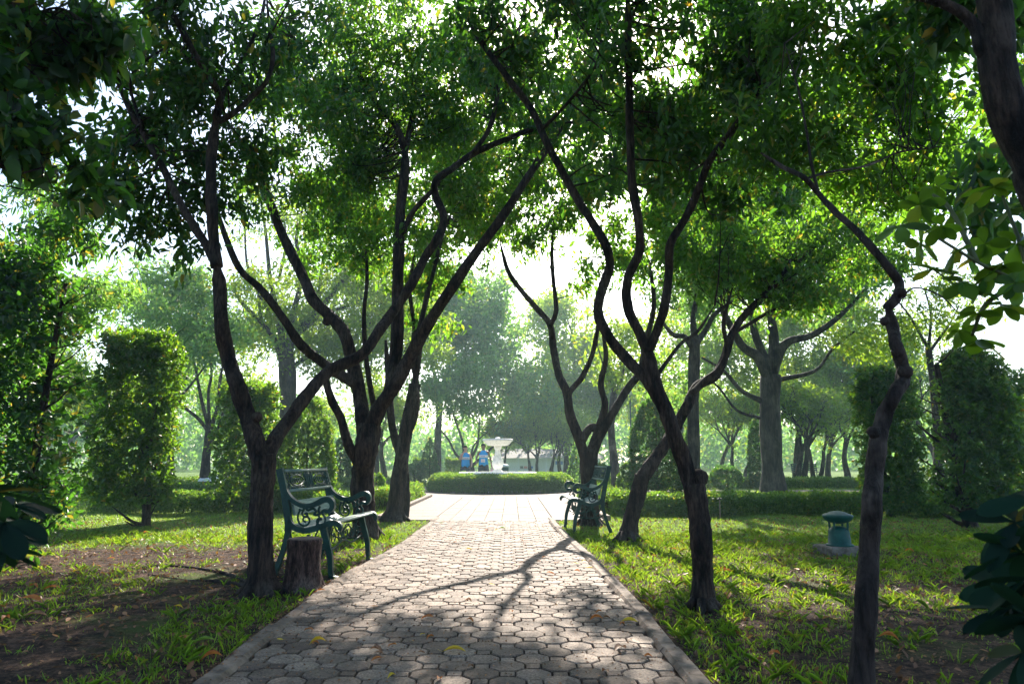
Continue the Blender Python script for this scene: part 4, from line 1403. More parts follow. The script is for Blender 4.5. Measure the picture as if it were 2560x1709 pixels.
def fn_block(rs, wx, wy, h, z0, taper=0.0, round_=.14, lump=.035):
    def f(n):
        # superellipse cross-section, rounded top
        t = rs.random(n)
        top = rs.random(n) < (wx * wy) / (wx * wy + 2 * h * (wx + wy) * .5)
        a = rs.random(n) * 2 * math.pi
        c, s = np.cos(a), np.sin(a)
        k = (np.abs(c) ** 5 + np.abs(s) ** 5) ** (-1 / 5)
        q = np.where(top, np.sqrt(rs.random(n)), 1.0)
        zz = np.where(top, 1.0, t)
        sc = 1 - taper * zz
        edge = np.clip((zz - (1 - round_)) / round_, 0, 1)
        rad = sc * (1 - .18 * edge ** 2) * np.where(top, q, 1.0) * (1 + lump * np.sin(a * 4 + zz * 9) + lump * np.sin(zz * 23 + a * 3))
        x, y = c * k * rad * wx / 2, s * k * rad * wy / 2
        nr = np.where(top[:, None], np.array([[0, 0, 1.0]]), unit(np.stack([np.sign(c) * np.abs(c) ** 3, np.sign(s) * np.abs(s) ** 3, edge * .8], 1)))
        z = z0 + zz * h - np.where(top, q ** 4 * .12 * h * .2, 0)
        return np.stack([x, y, z], 1), nr
    return f


def shrub(name, label, loc, fn, n, L, trunk, seed, cat='shrub', mat='leaf_topiary', depth=.2, inner=None, group=None, out=.022, W=.5, clump=.055):
    rs = np.random.default_rng(seed)
    rng = random.Random(seed)
    root = empty(name, loc)
    mb = MB()
    h, r, lean, nb = trunk
    cx = [(0, 0, -.08, r * 1.7), (lean * .1, 0, .12, r * 1.15), (lean * .35, .02, h * .3, r), (lean * .7, -.03, h * .6, r * .8), (lean, 0, h, r * .45)]
    s = spline(cx, 5)
    mb.tube([Vector(q[:3]) for q in s], [q[3] for q in s], 10, lump=.09, rng=rng)
    for i in range(nb):
        q = s[rng.randrange(3, len(s))]
        a = rng.uniform(0, 6.28)
        ln = rng.uniform(.18, .42) * (inner or .6)
        e = Vector((q[0] + math.cos(a) * ln, q[1] + math.sin(a) * ln, q[2] + ln * rng.uniform(.3, .9)))
        m_ = (Vector(q[:3]) + e) / 2 + Vector((0, 0, -.04))
        mb.tube([Vector(q[:3]), m_, e], [q[3] * .35, q[3] * .25, .005], 5, caps=False)
    mb.build('trunk', M['bark'], root, smooth=True)
    pos, dirs, nrm, ll = surf_leaves(lambda k: fn(rs)(k), n, rs, L, depth, out, clump=clump)
    leaf_obj('crown', pos, dirs, nrm, ll, ll * W, M[mat], root, rs, simple=(L < .06), droop=.1)
    tag(root, label, cat, group)
    return root


def px_block(x0, x1, y0, d, pyb):
    """centre x, width, height of something spanning x0..x1 traced px, top y0, base at distance d"""
    a, b_ = at(x0, y0, d), at(x1, y0, d)
    return (a.x + b_.x) / 2, b_.x - a.x, a.z


def tall_block(label, x0, x1, ytop, d, tx, seed, n=42000, z0=.35, lean=.0, wy=None, L=.066, r=.06, name='clipped_shrub', taper=0.0, mat='leaf_topiary', out=.022, clump=.055):
    cx, w, h = px_block(x0, x1, ytop, d, 0)
    bx = at(tx, 1100, d).x
    wy = wy or w * .8
    off = cx - bx
    def fn(rs):
        f0 = fn_block(rs, w, wy, h - z0, z0, taper)
        def g(k):
            p, nr = f0(k)
            p[:, 0] += off
            return p, nr
        return g
    return shrub(name, label, (bx, d + wy * .1, 0), fn, n, L, (h * .93, r, lean, 26), seed, inner=w, depth=w * .42, mat=mat, out=out, clump=clump)


tall_block('tall square-topped clipped shrub with a crooked foot, well left of the stump tree', 232, 408, 762, 11.3, 338, 61, 40000, .42, -.1, wy=.8)
tall_block('tall dark loose-grown shrub against the left edge of the view', -60, 170, 600, 7.4, 40, 62, 15000, .2, .22, L=.08, r=.045, taper=.3, mat='leaf_dark', out=.12, clump=.13)  # dark leaf colour stands in for the shade over this shrub
tall_block('clipped shrub partly hidden behind the stump tree trunk', 506, 636, 884, 14.3, 580, 63, 28000, .2, .0)
tall_block('clipped square shrub peeping out on both sides of the knobbly trunk', 1965, 2092, 846, 14.0, 2042, 64, 32000, .35, -.2, wy=.8)
tall_block('rightmost tall clipped shrub, leaning trunk inside a wide dark crown', 2124, 2335, 806, 11.0, 2228, 65, 40000, .38, -.3, r=.09, taper=.42, wy=1.0)
tall_block('yellowish clipped shrub beyond the rightmost tall one', 2280, 2420, 850, 17.0, 2350, 66, 20000, .3, 0)


def revolve_shrub(label, cx_px, w_px, ytop, d, prof, seed, n, L=.05, name='topiary', z0=.05, mat='leaf_topiary', cat='topiary', depth=.25):
    a = at(cx_px - w_px / 2, ytop, d)
    b_ = at(cx_px + w_px / 2, ytop, d)
    w, h, cx = b_.x - a.x, a.z, (a.x + b_.x) / 2
    return shrub(name, label, (cx, d, 0), lambda rs: fn_revolve(rs, h - z0, lambda t: prof(t) * w / 2, z0, .02), int(n * 1.5), L, (h * .8, max(.02, w * .025), .03, 10), seed, cat=cat, mat=mat, depth=w * .5 * min(depth, .16), inner=w, out=.006, clump=.026)


bell = lambda t: np.where(t < .25, .9 + .4 * t, np.sqrt(np.clip(1 - ((t - .25) / .76) ** 2.1, 0, 1)) * .99 + .01)
cone = lambda t: np.clip(1 - t ** 1.9, 0, 1) ** .85 * .98 + .02
ball = lambda t: np.sqrt(np.clip(1 - (2 * t - 1) ** 2, 0, 1)) * .98 + .02
revolve_shrub('tall pointed topiary with lit right edge, behind the left bench', 710, 128, 908, 15.5, bell, 71, 46000, .045)
revolve_shrub('small dark cone topiary seen left of the thick many-stemmed tree', 782, 56, 1000, 28, cone, 72, 12000, .06, mat='leaf_dark')
revolve_shrub('pointed cone topiary standing left of the round hedge', 986, 46, 1003, 30.5, cone, 73, 14000, .05, mat='leaf_dark')
revolve_shrub('clipped ball beside the pointed cone topiary, left of the round hedge', 950, 42, 1063, 30, ball, 74, 9000, .05, mat='leaf_dark')
revolve_shrub('large bell-shaped topiary with light showing through, behind the crossing trunks', 1500, 122, 912, 18.0, bell, 75, 46000, .05, mat='leaf_dark')
revolve_shrub('clipped ball standing alone on the lawn left of the massive trunk', 1663, 70, 1066, 23.8, ball, 76, 12000, .05, mat='leaf_dark')
revolve_shrub('tall narrow cone topiary partly behind the massive trunk', 1742, 62, 950, 26.5, bell, 77, 18000, .06, mat='leaf_dark')
revolve_shrub('pale bushy cone topiary just left of the tree behind the right bench', 1328, 56, 1000, 27.5, cone, 78, 12000, .06, mat='leaf_mid')
revolve_shrub('small clipped ball behind the backrest of the right bench', 1376, 40, 1062, 21.0, ball, 79, 8000, .05)
revolve_shrub('clipped ball touching the left side of the bell-shaped topiary', 1442, 54, 1062, 18.5, ball, 80, 9000, .05)
revolve_shrub('narrow cone topiary behind the upright lopped trunk', 1578, 36, 985, 26, cone, 81, 8000, .06, mat='leaf_dark')
revolve_shrub('small clipped ball behind the trunk of the thick many-stemmed tree', 862, 42, 1085, 18.5, ball, 82, 7000, .05)


# ------------------------------------------------------------------ hedges
def hedge(label, p0, p1, w, h, n, seed, L=.05, mat='leaf_hedge', lump=.04, group=None, name='hedge', gap=.3):
    rs = np.random.default_rng(seed)
    p0, p1 = np.array(p0, float), np.array(p1, float)
    ln = np.linalg.norm(p1 - p0)
    u = (p1 - p0) / ln
    v = np.array([-u[1], u[0]])
    root = empty(name, (p0[0], p0[1], 0))
    t = rs.random(n) * ln
    a = rs.random(n) * math.pi           # half section
    c, s = np.cos(a), np.sin(a)
    k = (np.abs(c) ** 4 + np.abs(s) ** 4) ** -.25
    lu = 1 + lump * np.sin(t * 3.1 + a) + lump * np.sin(t * 7.7 + 1)
    y = c * k * w / 2 * lu
    z = s * k * h * .97 * lu
    z = np.where(z < .05, rs.random(n) * h, z)
    xy = u[None, :] * t[:, None] + v[None, :] * y[:, None]
    nr = unit(np.stack([v[0] * c, v[1] * c, s], 1))
    pos = np.stack([xy[:, 0], xy[:, 1], z], 1) - nr * (rs.random(n) ** 1.7 * w * gap)[:, None] + rs.normal(size=(n, 3)) * .02
    dirs = nr * .5 + rs.normal(size=(n, 3)) * .8 + np.array([[0, 0, .2]])
    nrm = nr * .5 + rs.normal(size=(n, 3)) * .7
    ll = L * (.6 + .8 * rs.random(n))
    leaf_obj('foliage', pos, dirs, nrm, ll, ll * .55, M[mat], root, rs, simple=True)
    mb = MB()
    rng = random.Random(seed)
    m = int(ln / .16)
    for i in range(m):
        q = Vector((u[0], u[1], 0)) * (i + .5) * ln / m + Vector((v[0], v[1], 0)) * rng.uniform(-.25, .25) * w
        for j in range(3):
            e = q + Vector((rng.uniform(-.12, .12), rng.uniform(-.12, .12), h * rng.uniform(.7, .95)))
            mb.tube([q, (q + e) / 2 + Vector((rng.uniform(-.03, .03), 0, 0)), e], [.009, .006, .003], 4, caps=False)
    tag(mb.build('stems', M['bark'], root), kind='stuff')
    tag(root, label, 'hedge', group)
    return root


hedge('long low clipped hedge crossing the right lawn behind the forked tree', (1.95, 13.9), (9.0, 13.9), .7, .42, 46000, 91)
hedge('low bushy hedge running along the right of the walkway behind the right bench', (2.05, 14.3), (2.2, 20.0), .75, .42, 26000, 92)
hedge('second low hedge far across the right lawn beyond the massive trunk', (3.6, 27.0), (15.0, 27.0), .7, .40, 26000, 93, L=.07)
hedge('low bushy hedge along the left of the walkway behind the double-trunked tree', (-2.85, 15.2), (-2.8, 20.0), .7, .42, 24000, 94)
hedge('low yellow-green hedge crossing the left lawn behind the left bench', (-8.5, 14.6), (-3.2, 14.6), .7, .40, 32000, 95)
hedge('far low hedge on the left lawn beneath the cone topiaries', (-14, 27.5), (-4.4, 27.5), .7, .38, 22000, 96, L=.07)
hedge('low hedge far left beyond the slanted board', (-16, 21.5), (-5.2, 21.5), .7, .36, 22000, 97, L=.07)
hedge('pale square-cut hedge block left of the two men, far behind', (-6.4, 46), (-4.9, 46), 1.0, 1.15, 5000, 98, L=.1)
hedge('pale square-cut hedge block directly behind the man touching his face', (-4.3, 46), (-2.9, 46), 1.0, 1.15, 5000, 99, L=.1)


def ring_hedge():
    rs = np.random.default_rng(98)
    c0 = (-0.40, 24.75)
    root = empty('round_hedge', (c0[0], c0[1], 0))
    n = 170000
    ro, ri, h = 2.52, 1.50, .575
    a = rs.random(n) * 2 * math.pi
    b_ = rs.random(n) * math.pi
    c, s = np.cos(b_), np.sin(b_)
    k = (np.abs(c) ** 3.2 + np.abs(s) ** 3.2) ** (-1 / 3.2)
    lu = 1 + .025 * np.sin(a * 17) + .02 * np.sin(a * 29 + b_ * 3)
    r = (ro + ri) / 2 + c * k * (ro - ri) / 2 * lu
    z = s * k * h * lu
    low = z < .08
    z = np.where(low, rs.random(n) * h * .7, z)
    nr = unit(np.stack([np.cos(a) * c, np.sin(a) * c, s], 1))
    pos = np.stack([r * np.cos(a), r * np.sin(a), z], 1) - nr * (rs.random(n) ** 1.8 * .16)[:, None] + rs.normal(size=(n, 3)) * .018
    dirs = nr * .5 + rs.normal(size=(n, 3)) * .8 + np.array([[0, 0, .2]])
    nrm = nr * .6 + rs.normal(size=(n, 3)) * .7
    ll = .045 * (.6 + .8 * rs.random(n))
    leaf_obj('foliage', pos, dirs, nrm, ll, ll * .55, M['leaf_hedge'], root, rs, simple=True)
    mb = MB()
    rng = random.Random(4)
    for i in range(220):
        aa = i / 220 * 6.283
        rr = rng.uniform(ri + .2, ro - .2)
        p = Vector((rr * math.cos(aa), rr * math.sin(aa), 0))
        e = p + Vector((rng.uniform(-.15, .15), rng.uniform(-.15, .15), h * .85))
        mb.tube([p, e], [.012, .004], 4, caps=False)
    tag(mb.build('stems', M['bark'], root), kind='stuff')
    tag(root, 'rounded clipped hedge forming a ring around the white fountain', 'hedge')


ring_hedge()


# ------------------------------------------------------------------ fountain
def fountain():
    root = empty('fountain', (-0.50, 24.75, 0))
    mb = MB()
    mb.lathe([(1.28, 0), (1.28, .46), (1.24, .50), (1.26, .53), (1.36, .57), (1.37, .62), (1.34, .645), (1.20, .645), (1.17, .60), (1.15, .35), (1.14, .30)], 48)
    mb.build('basin', M['fountain'], root, smooth=False)
    mb = MB()
    mb.lathe([(.27, .28), (.27, .52), (.24, .56), (.21, .60), (.215, .66), (.17, .69), (.125, .73), (.13, .76), (.17, .82), (.195, .90), (.195, .98), (.175, 1.06), (.14, 1.14), (.115, 1.22), (.10, 1.30), (.09, 1.38),
              (.095, 1.42), (.12, 1.435), (.12, 1.46), (.14, 1.48), (.135, 1.52), (.14, 1.55)], 28, wob=lambda a, z: 1 + (.035 * math.cos(a * 10) if .74 < z < 1.2 else 0))
    mb.build('pedestal', M['fountain'], root, smooth=True)
    mb = MB()
    mb.lathe([(.14, 1.545), (.34, 1.56), (.40, 1.60), (.47, 1.68), (.515, 1.715), (.54, 1.74), (.54, 1.77), (.52, 1.79), (.48, 1.79), (.44, 1.75), (.3, 1.69), (.1, 1.67), (.02, 1.67)], 40)
    mb.build('bowl', M['fountain'], root, smooth=True)
    mb = MB()
    mb.lathe([(.10, 1.66), (.08, 1.72), (.075, 1.80), (.085, 1.81), (.085, 1.85), (.04, 1.86)], 16)
    mb.build('spout', M['fountain'], root, smooth=True)
    tag(root, 'white stone fountain with a wide bowl on a baluster pedestal, inside the round hedge', 'fountain')


fountain()


# ------------------------------------------------------------------ benches
def ox(zx):           # traced bench side frame: crop pixels -> metres from the back of the top of the backrest
    return (zx - 300) / 930.0


def oz(zy):
    return (1370 - zy) / 930.0


def bp(L):
    return [(ox(x), oz(y)) for x, y in L]


def scroll(cx, cz, r, turns, start, sgn=1, n=16):
    out = []
    for i in range(n + 1):
        t = i / n
        a = start + sgn * turns * 2 * math.pi * t
        rr = r * (1 - .82 * t)
        out.append((cx + rr * math.cos(a), cz + rr * math.sin(a)))
    return out


def bench(loc, rz, label, length=1.17):
    root = empty('park_bench', loc, rz)
    T = .042

    def side(y):
        y0, y1 = y - T / 2, y + T / 2
        mb = MB()
        # back stile and rear leg in one sweep
        st = spline(bp([(326, 466), (352, 560), (380, 660), (400, 760), (420, 860), (432, 930), (432, 985)]), 4)
        mb.ribbon(st, [.062 + .004 * math.sin(i) * 0 for i in range(len(st))], y0, y1)
        st = spline(bp([(432, 960), (425, 1040), (402, 1130), (375, 1220), (342, 1310), (318, 1368)]), 4)
        mb.ribbon(st, [.052 - .010 * math.sin(math.pi * i / len(st)) for i in range(len(st))], y0, y1)
        mb.box(ox(298), y - .03, 0, ox(345), y + .03, .02)
        # arm rest sweeping forward into a curl
        ar = spline(bp([(388, 640), (430, 705), (490, 752), (560, 778), (630, 774), (690, 750), (735, 728), (780, 726), (808, 752), (812, 792), (785, 822), (745, 815), (722, 838)]), 5)
        n = len(ar)
        mb.ribbon(ar, [.030 + .022 * min(1, i / n * 2.2) if i < n * .62 else .050 - .03 * (i / n - .62) / .38 for i in range(n)], y - .028, y + .028)
        # seat rail
        sr = spline(bp([(430, 905), (470, 950), (530, 978), (600, 985), (670, 968), (740, 942), (800, 922), (855, 924), (888, 952), (884, 985)]), 4)
        mb.ribbon(sr, [.05 if i < len(sr) * .75 else .05 - .0025 * (i - len(sr) * .75) for i in range(len(sr))], y0, y1)
        # front leg
        fl = spline(bp([(735, 945), (752, 1010), (778, 1090), (805, 1180), (815, 1260), (822, 1330), (838, 1362)]), 4)
        mb.ribbon(fl, [.062 - .026 * i / len(fl) for i in range(len(fl))], y0, y1)
        mb.ribbon(bp([(810, 1350), (850, 1362), (895, 1366)]), [.03, .022, .012], y - .03, y + .03)
        mb.build('side_frame', M['iron'], root)
        # scrollwork filling the arm
        mb = MB()
        def tb(pts, r=.0085, rr=None):
            q = [Vector((p[0], y, p[1])) for p in pts]
            k = len(q)
            mb.tube(q, rr or [r] * k, 6)
        big = spline(bp([(530, 812), (512, 850), (512, 895), (535, 932), (575, 945), (607, 925), (612, 890), (590, 868), (562, 878), (560, 902), (582, 912)]), 3)
        tb(big, .0095)
        tb(spline(bp([(515, 808), (545, 816), (565, 800), (545, 842), (556, 862), (585, 872)]), 3), .009)
        tb(spline(bp([(585, 872), (592, 855), (583, 840), (572, 850)]), 3), .012)
        tb(spline(bp([(575, 795), (600, 815), (640, 800), (668, 822), (650, 850), (680, 855), (702, 840), (690, 815), (700, 780)]), 3), .012)
        tb(spline(bp([(722, 838), (745, 870), (752, 900), (735, 935), (700, 935), (680, 915), (688, 885), (712, 880), (718, 900)]), 3), .010)
        tb(spline(bp([(690, 850), (700, 880), (690, 910), (675, 945)]), 3), .010)
        tb(spline(bp([(640, 790), (650, 765), (675, 770)]), 3), .010)
        # bracket under the seat, between the legs
        tb(spline(bp([(445, 1000), (470, 1060), (500, 1100), (540, 1110), (560, 1080), (540, 1055), (520, 1070)]), 3), .009)
        tb(spline(bp([(690, 985), (670, 1040), (690, 1090), (730, 1100), (770, 1080)]), 3), .009)
        tb(spline(bp([(700, 1150), (680, 1110), (700, 1060), (740, 1050)]), 3), .008)
        tb(spline(bp([(420, 1110), (480, 1150), (560, 1160), (640, 1160), (720, 1150), (795, 1120)]), 3), .009)
        tb(spline(bp([(560, 1160), (540, 1120), (580, 1060), (620, 1020)]), 3), .008)
        tb(spline(bp([(640, 1160), (660, 1120), (640, 1070), (600, 1020)]), 3), .008)
        mb.build('arm_scrollwork', M['iron'], root, smooth=True)

    side(0)
    side(length)
    # open-work back panel between the stiles
    ax_, az_ = ox(352) + .010, oz(485)
    bx_, bz_ = ox(402), oz(655)
    hgt = az_ - bz_

    def P(u, v):        # u along the bench, v up the panel 0..1
        return Vector((bx_ + (ax_ - bx_) * v, u, bz_ + hgt * v))
    mb = MB()
    mb.tube([P(.02, 1), P(length - .02, 1)], .014, 8)
    mb.tube([P(.02, 0), P(length - .02, 0)], .014, 8)
    mb.build('back_rail', M['slat'], root, smooth=True)
    mb = MB()
    mid = length / 2

    def loop(f, r=.0065, n=22, y_off=0.0):
        q = [P(*f(i / n)) for i in range(n + 1)]
        mb.tube(q, r, 6)
    for (w_, h_, r_) in ((.085, .50, .010), (.058, .40, .008), (.03, .30, .012)):
        for sg in (-1, 1):
            loop(lambda t: (mid + sg * w_ * math.sin(math.pi * t), .5 + h_ * 1.06 * math.cos(math.pi * t)), r_, 16)
    for sg in (-1, 1):
        cx = mid + sg * length * .265
        for (w_, h_) in ((.165, .27),):
            for s2 in (-1, 1):
                loop(lambda t: (cx + w_ * math.cos(math.pi * t), .5 + s2 * h_ * math.sin(math.pi * t)), .0085, 18)
        for j in range(3):
            for s2 in (-1, 1):
                sx = cx + (j - 1) * .115
                q = [P(a_, .5 + s2 * (.5 - b_)) for a_, b_ in [(sx - .055, .02), (sx - .04, .16), (sx, .2), (sx + .04, .16), (sx + .055, .02)]]
                mb.tube([Vector(v) for v in spline([tuple(p) for p in q], 3)], .006, 5)
                loop(lambda t: (sx + .022 * math.cos(6.28 * t), .5 + s2 * (.40) + .07 * math.sin(6.28 * t)), .005, 10)
        for j in range(4):
            sx = cx + (j - 1.5) * .06
            loop(lambda t: (sx + .024 * math.cos(6.28 * t), .5 + .11 * math.sin(6.28 * t)), .0055, 10)
        for s3 in (-1, 1):
            ex = cx + s3 * .215
            loop(lambda t: (ex + .03 * math.cos(6.28 * t), .72 + .13 * math.sin(6.28 * t)), .0055, 10)
            loop(lambda t: (ex + .03 * math.cos(6.28 * t), .28 + .13 * math.sin(6.28 * t)), .0055, 10)
            mb.tube([P(ex, .02), P(ex + .01, .5), P(ex, .98)], .006, 5)
    mb.build('back_ornament', M['iron'], root, smooth=True)
    # lower back plank and four seat planks
    mb = MB()
    mb.tube([Vector((ox(452), .02, oz(810))), Vector((ox(452), length - .02, oz(810)))], [.062, .062], 4, flat=.2)
    mb.v = []
    mb.f = []
    mb.a = []
    a0, a1 = Vector((ox(426), 0, oz(740))), Vector((ox(462), 0, oz(860)))
    dn = (a1 - a0).normalized()
    nn = Vector((dn.z, 0, -dn.x)) * -.011
    V = []
    for y in (.022, length - .022):
        for p in (a0 + nn, a1 + nn, a1 - nn, a0 - nn):
            V.append((p.x + .012, y, p.z))
    mb.add(V, [(0, 1, 2, 3), (7, 6, 5, 4), (0, 4, 5, 1), (1, 5, 6, 2), (2, 6, 7, 3), (3, 7, 4, 0)])
    mb.build('back_plank', M['slat'], root)
    top = [(470, 952), (540, 968), (612, 962), (690, 940), (770, 914), (822, 905), (868, 914)]
    for (a, b_) in (((478, 930), (566, 958)), ((580, 960), (662, 944)), ((674, 938), (752, 914)), ((764, 908), (866, 905))):
        mb = MB()
        x0, z0, x1, z1 = ox(a[0]), oz(a[1]), ox(b_[0]), oz(b_[1])
        V = []
        for y in (.022, length - .022):
            V += [(x0, y, z0), (x0, y, z0 - .02), (x1, y, z1 - .02), (x1, y, z1 - .005), (x1 - .006, y, z1)]
        fs = [(0, 1, 2, 3, 4), (9, 8, 7, 6, 5)] + [(k, 5 + k, 5 + (k + 1) % 5, (k + 1) % 5) for k in range(5)]
        mb.add(V, fs)
        mb.build('seat_plank', M['slat'], root)
    # cast apron of scrolls below the front of the seat
    mb = MB()
    xa = ox(735)
    for j in range(6):
        y = .12 + j * (length - .24) / 5
        sg = 1 if j % 2 else -1
        q = [Vector((xa, y + p[0] - .0, p[1])) for p in [(a - 0, b_) for a, b_ in scroll(0, .33, .085, 1.3, 1.57, sg)]]
        mb.tube(q, .007, 6)
    mb.tube([Vector(v) for v in spline([(xa, .02, .25), (xa, length * .25, .22), (xa, length * .5, .27), (xa, length * .75, .22), (xa, length - .02, .25)], 5)], .009, 6)
    mb.build('apron_scrollwork', M['iron'], root, smooth=True)
    tag(root, label, 'bench')
    return root


# left bench: near side frame at the photo's near end; faces the path (+x)
vx, vy = 0.10, 1.17
ang = math.atan2(-vx, vy)
bench((-2.20, 6.62, 0.0), ang, 'green cast-iron bench with pale planks left of the path, behind the tree stump')


def mirror_bench():
    # right bench faces the other way: turned half round about its middle
    ang2 = math.pi + 0.03
    bench((1.42, 11.52, 0.0), ang2, 'green cast-iron bench seen end-on at the right edge of the path')


mirror_bench()


# ------------------------------------------------------------------ stump, lawn lamp, small furniture
def stump():
    b0 = gp(694, 1352)
    root = empty('tree_stump', b0)
    rng = random.Random(9)
    ph = [rng.uniform(0, 6) for _ in range(6)]

    def wob(a, z):
        fl = max(0, 1 - z / .16)
        return 1 + .05 * math.sin(3 * a + ph[0]) + .03 * math.sin(7 * a + ph[1] + z * 9) + .02 * math.sin(17 * a + z * 40) + fl * .22 * max(0, math.sin(2.5 * a + ph[2])) + rng.uniform(-.03, .03)
    prof = [(.185, -.08), (.172, 0.0), (.158, .04), (.148, .08), (.142, .13), (.138, .18), (.136, .23), (.136, .28), (.137, .33), (.139, .37), (.141, .395), (.136, .408)]
    mb = MB()
    mb.lathe(prof, 56, wob=wob)
    mb.build('stump_side', M['stump'], root, smooth=True)
    mb = MB()
    mb.lathe([(.128, .402), (.127, .413), (.09, .418), (.03, .414)], 40, wob=lambda a, z: 1 + .05 * math.sin(3 * a + ph[0]))
    mb.build('cut_top', M['stump_top'], root, smooth=True)
    tag(root, 'knee-high sawn tree stump with crumbly bark between the dark tree and the left bench', 'tree stump')


stump()


def lawn_lamp():
    p = gp(1928, 1268)
    root = empty('lawn_lamp', (p.x, p.y, 0), 0.12)
    mb = MB()
    mb.bbox(-.22, -.20, -.04, .20, .20, .085, .015)
    mb.build('concrete_base', M['concrete'], root)
    mb = MB()
    mb.lathe([(.150, .085), (.150, .10), (.122, .105), (.120, .18), (.115, .185), (.114, .235), (.106, .262), (.085, .285), (.05, .30), (.0, .303)], 36)
    mb.build('lamp_body', M['lampgreen'], root, smooth=True)
    for k in range(4):
        mb = MB()
        a = .6 + k * math.pi / 2
        c, s = math.cos(a), math.sin(a)
        mb.tube([(c * .10, s * .10, .24), (c * .108, s * .108, .37)], [.012, .015], 6)
        mb.build('support', M['lampgreen'], root)
    mb = MB()
    mb.lathe([(.06, .335), (.10, .345), (.135, .365), (.158, .395), (.166, .412), (.166, .425), (.150, .434), (.11, .448), (.08, .462), (.045, .470), (.01, .472)], 40)
    mb.build('lamp_hood', M['lampgreen'], root, smooth=True)
    tag(root, 'squat green mushroom-shaped lawn lamp on a square concrete base', 'lamp')


lawn_lamp()


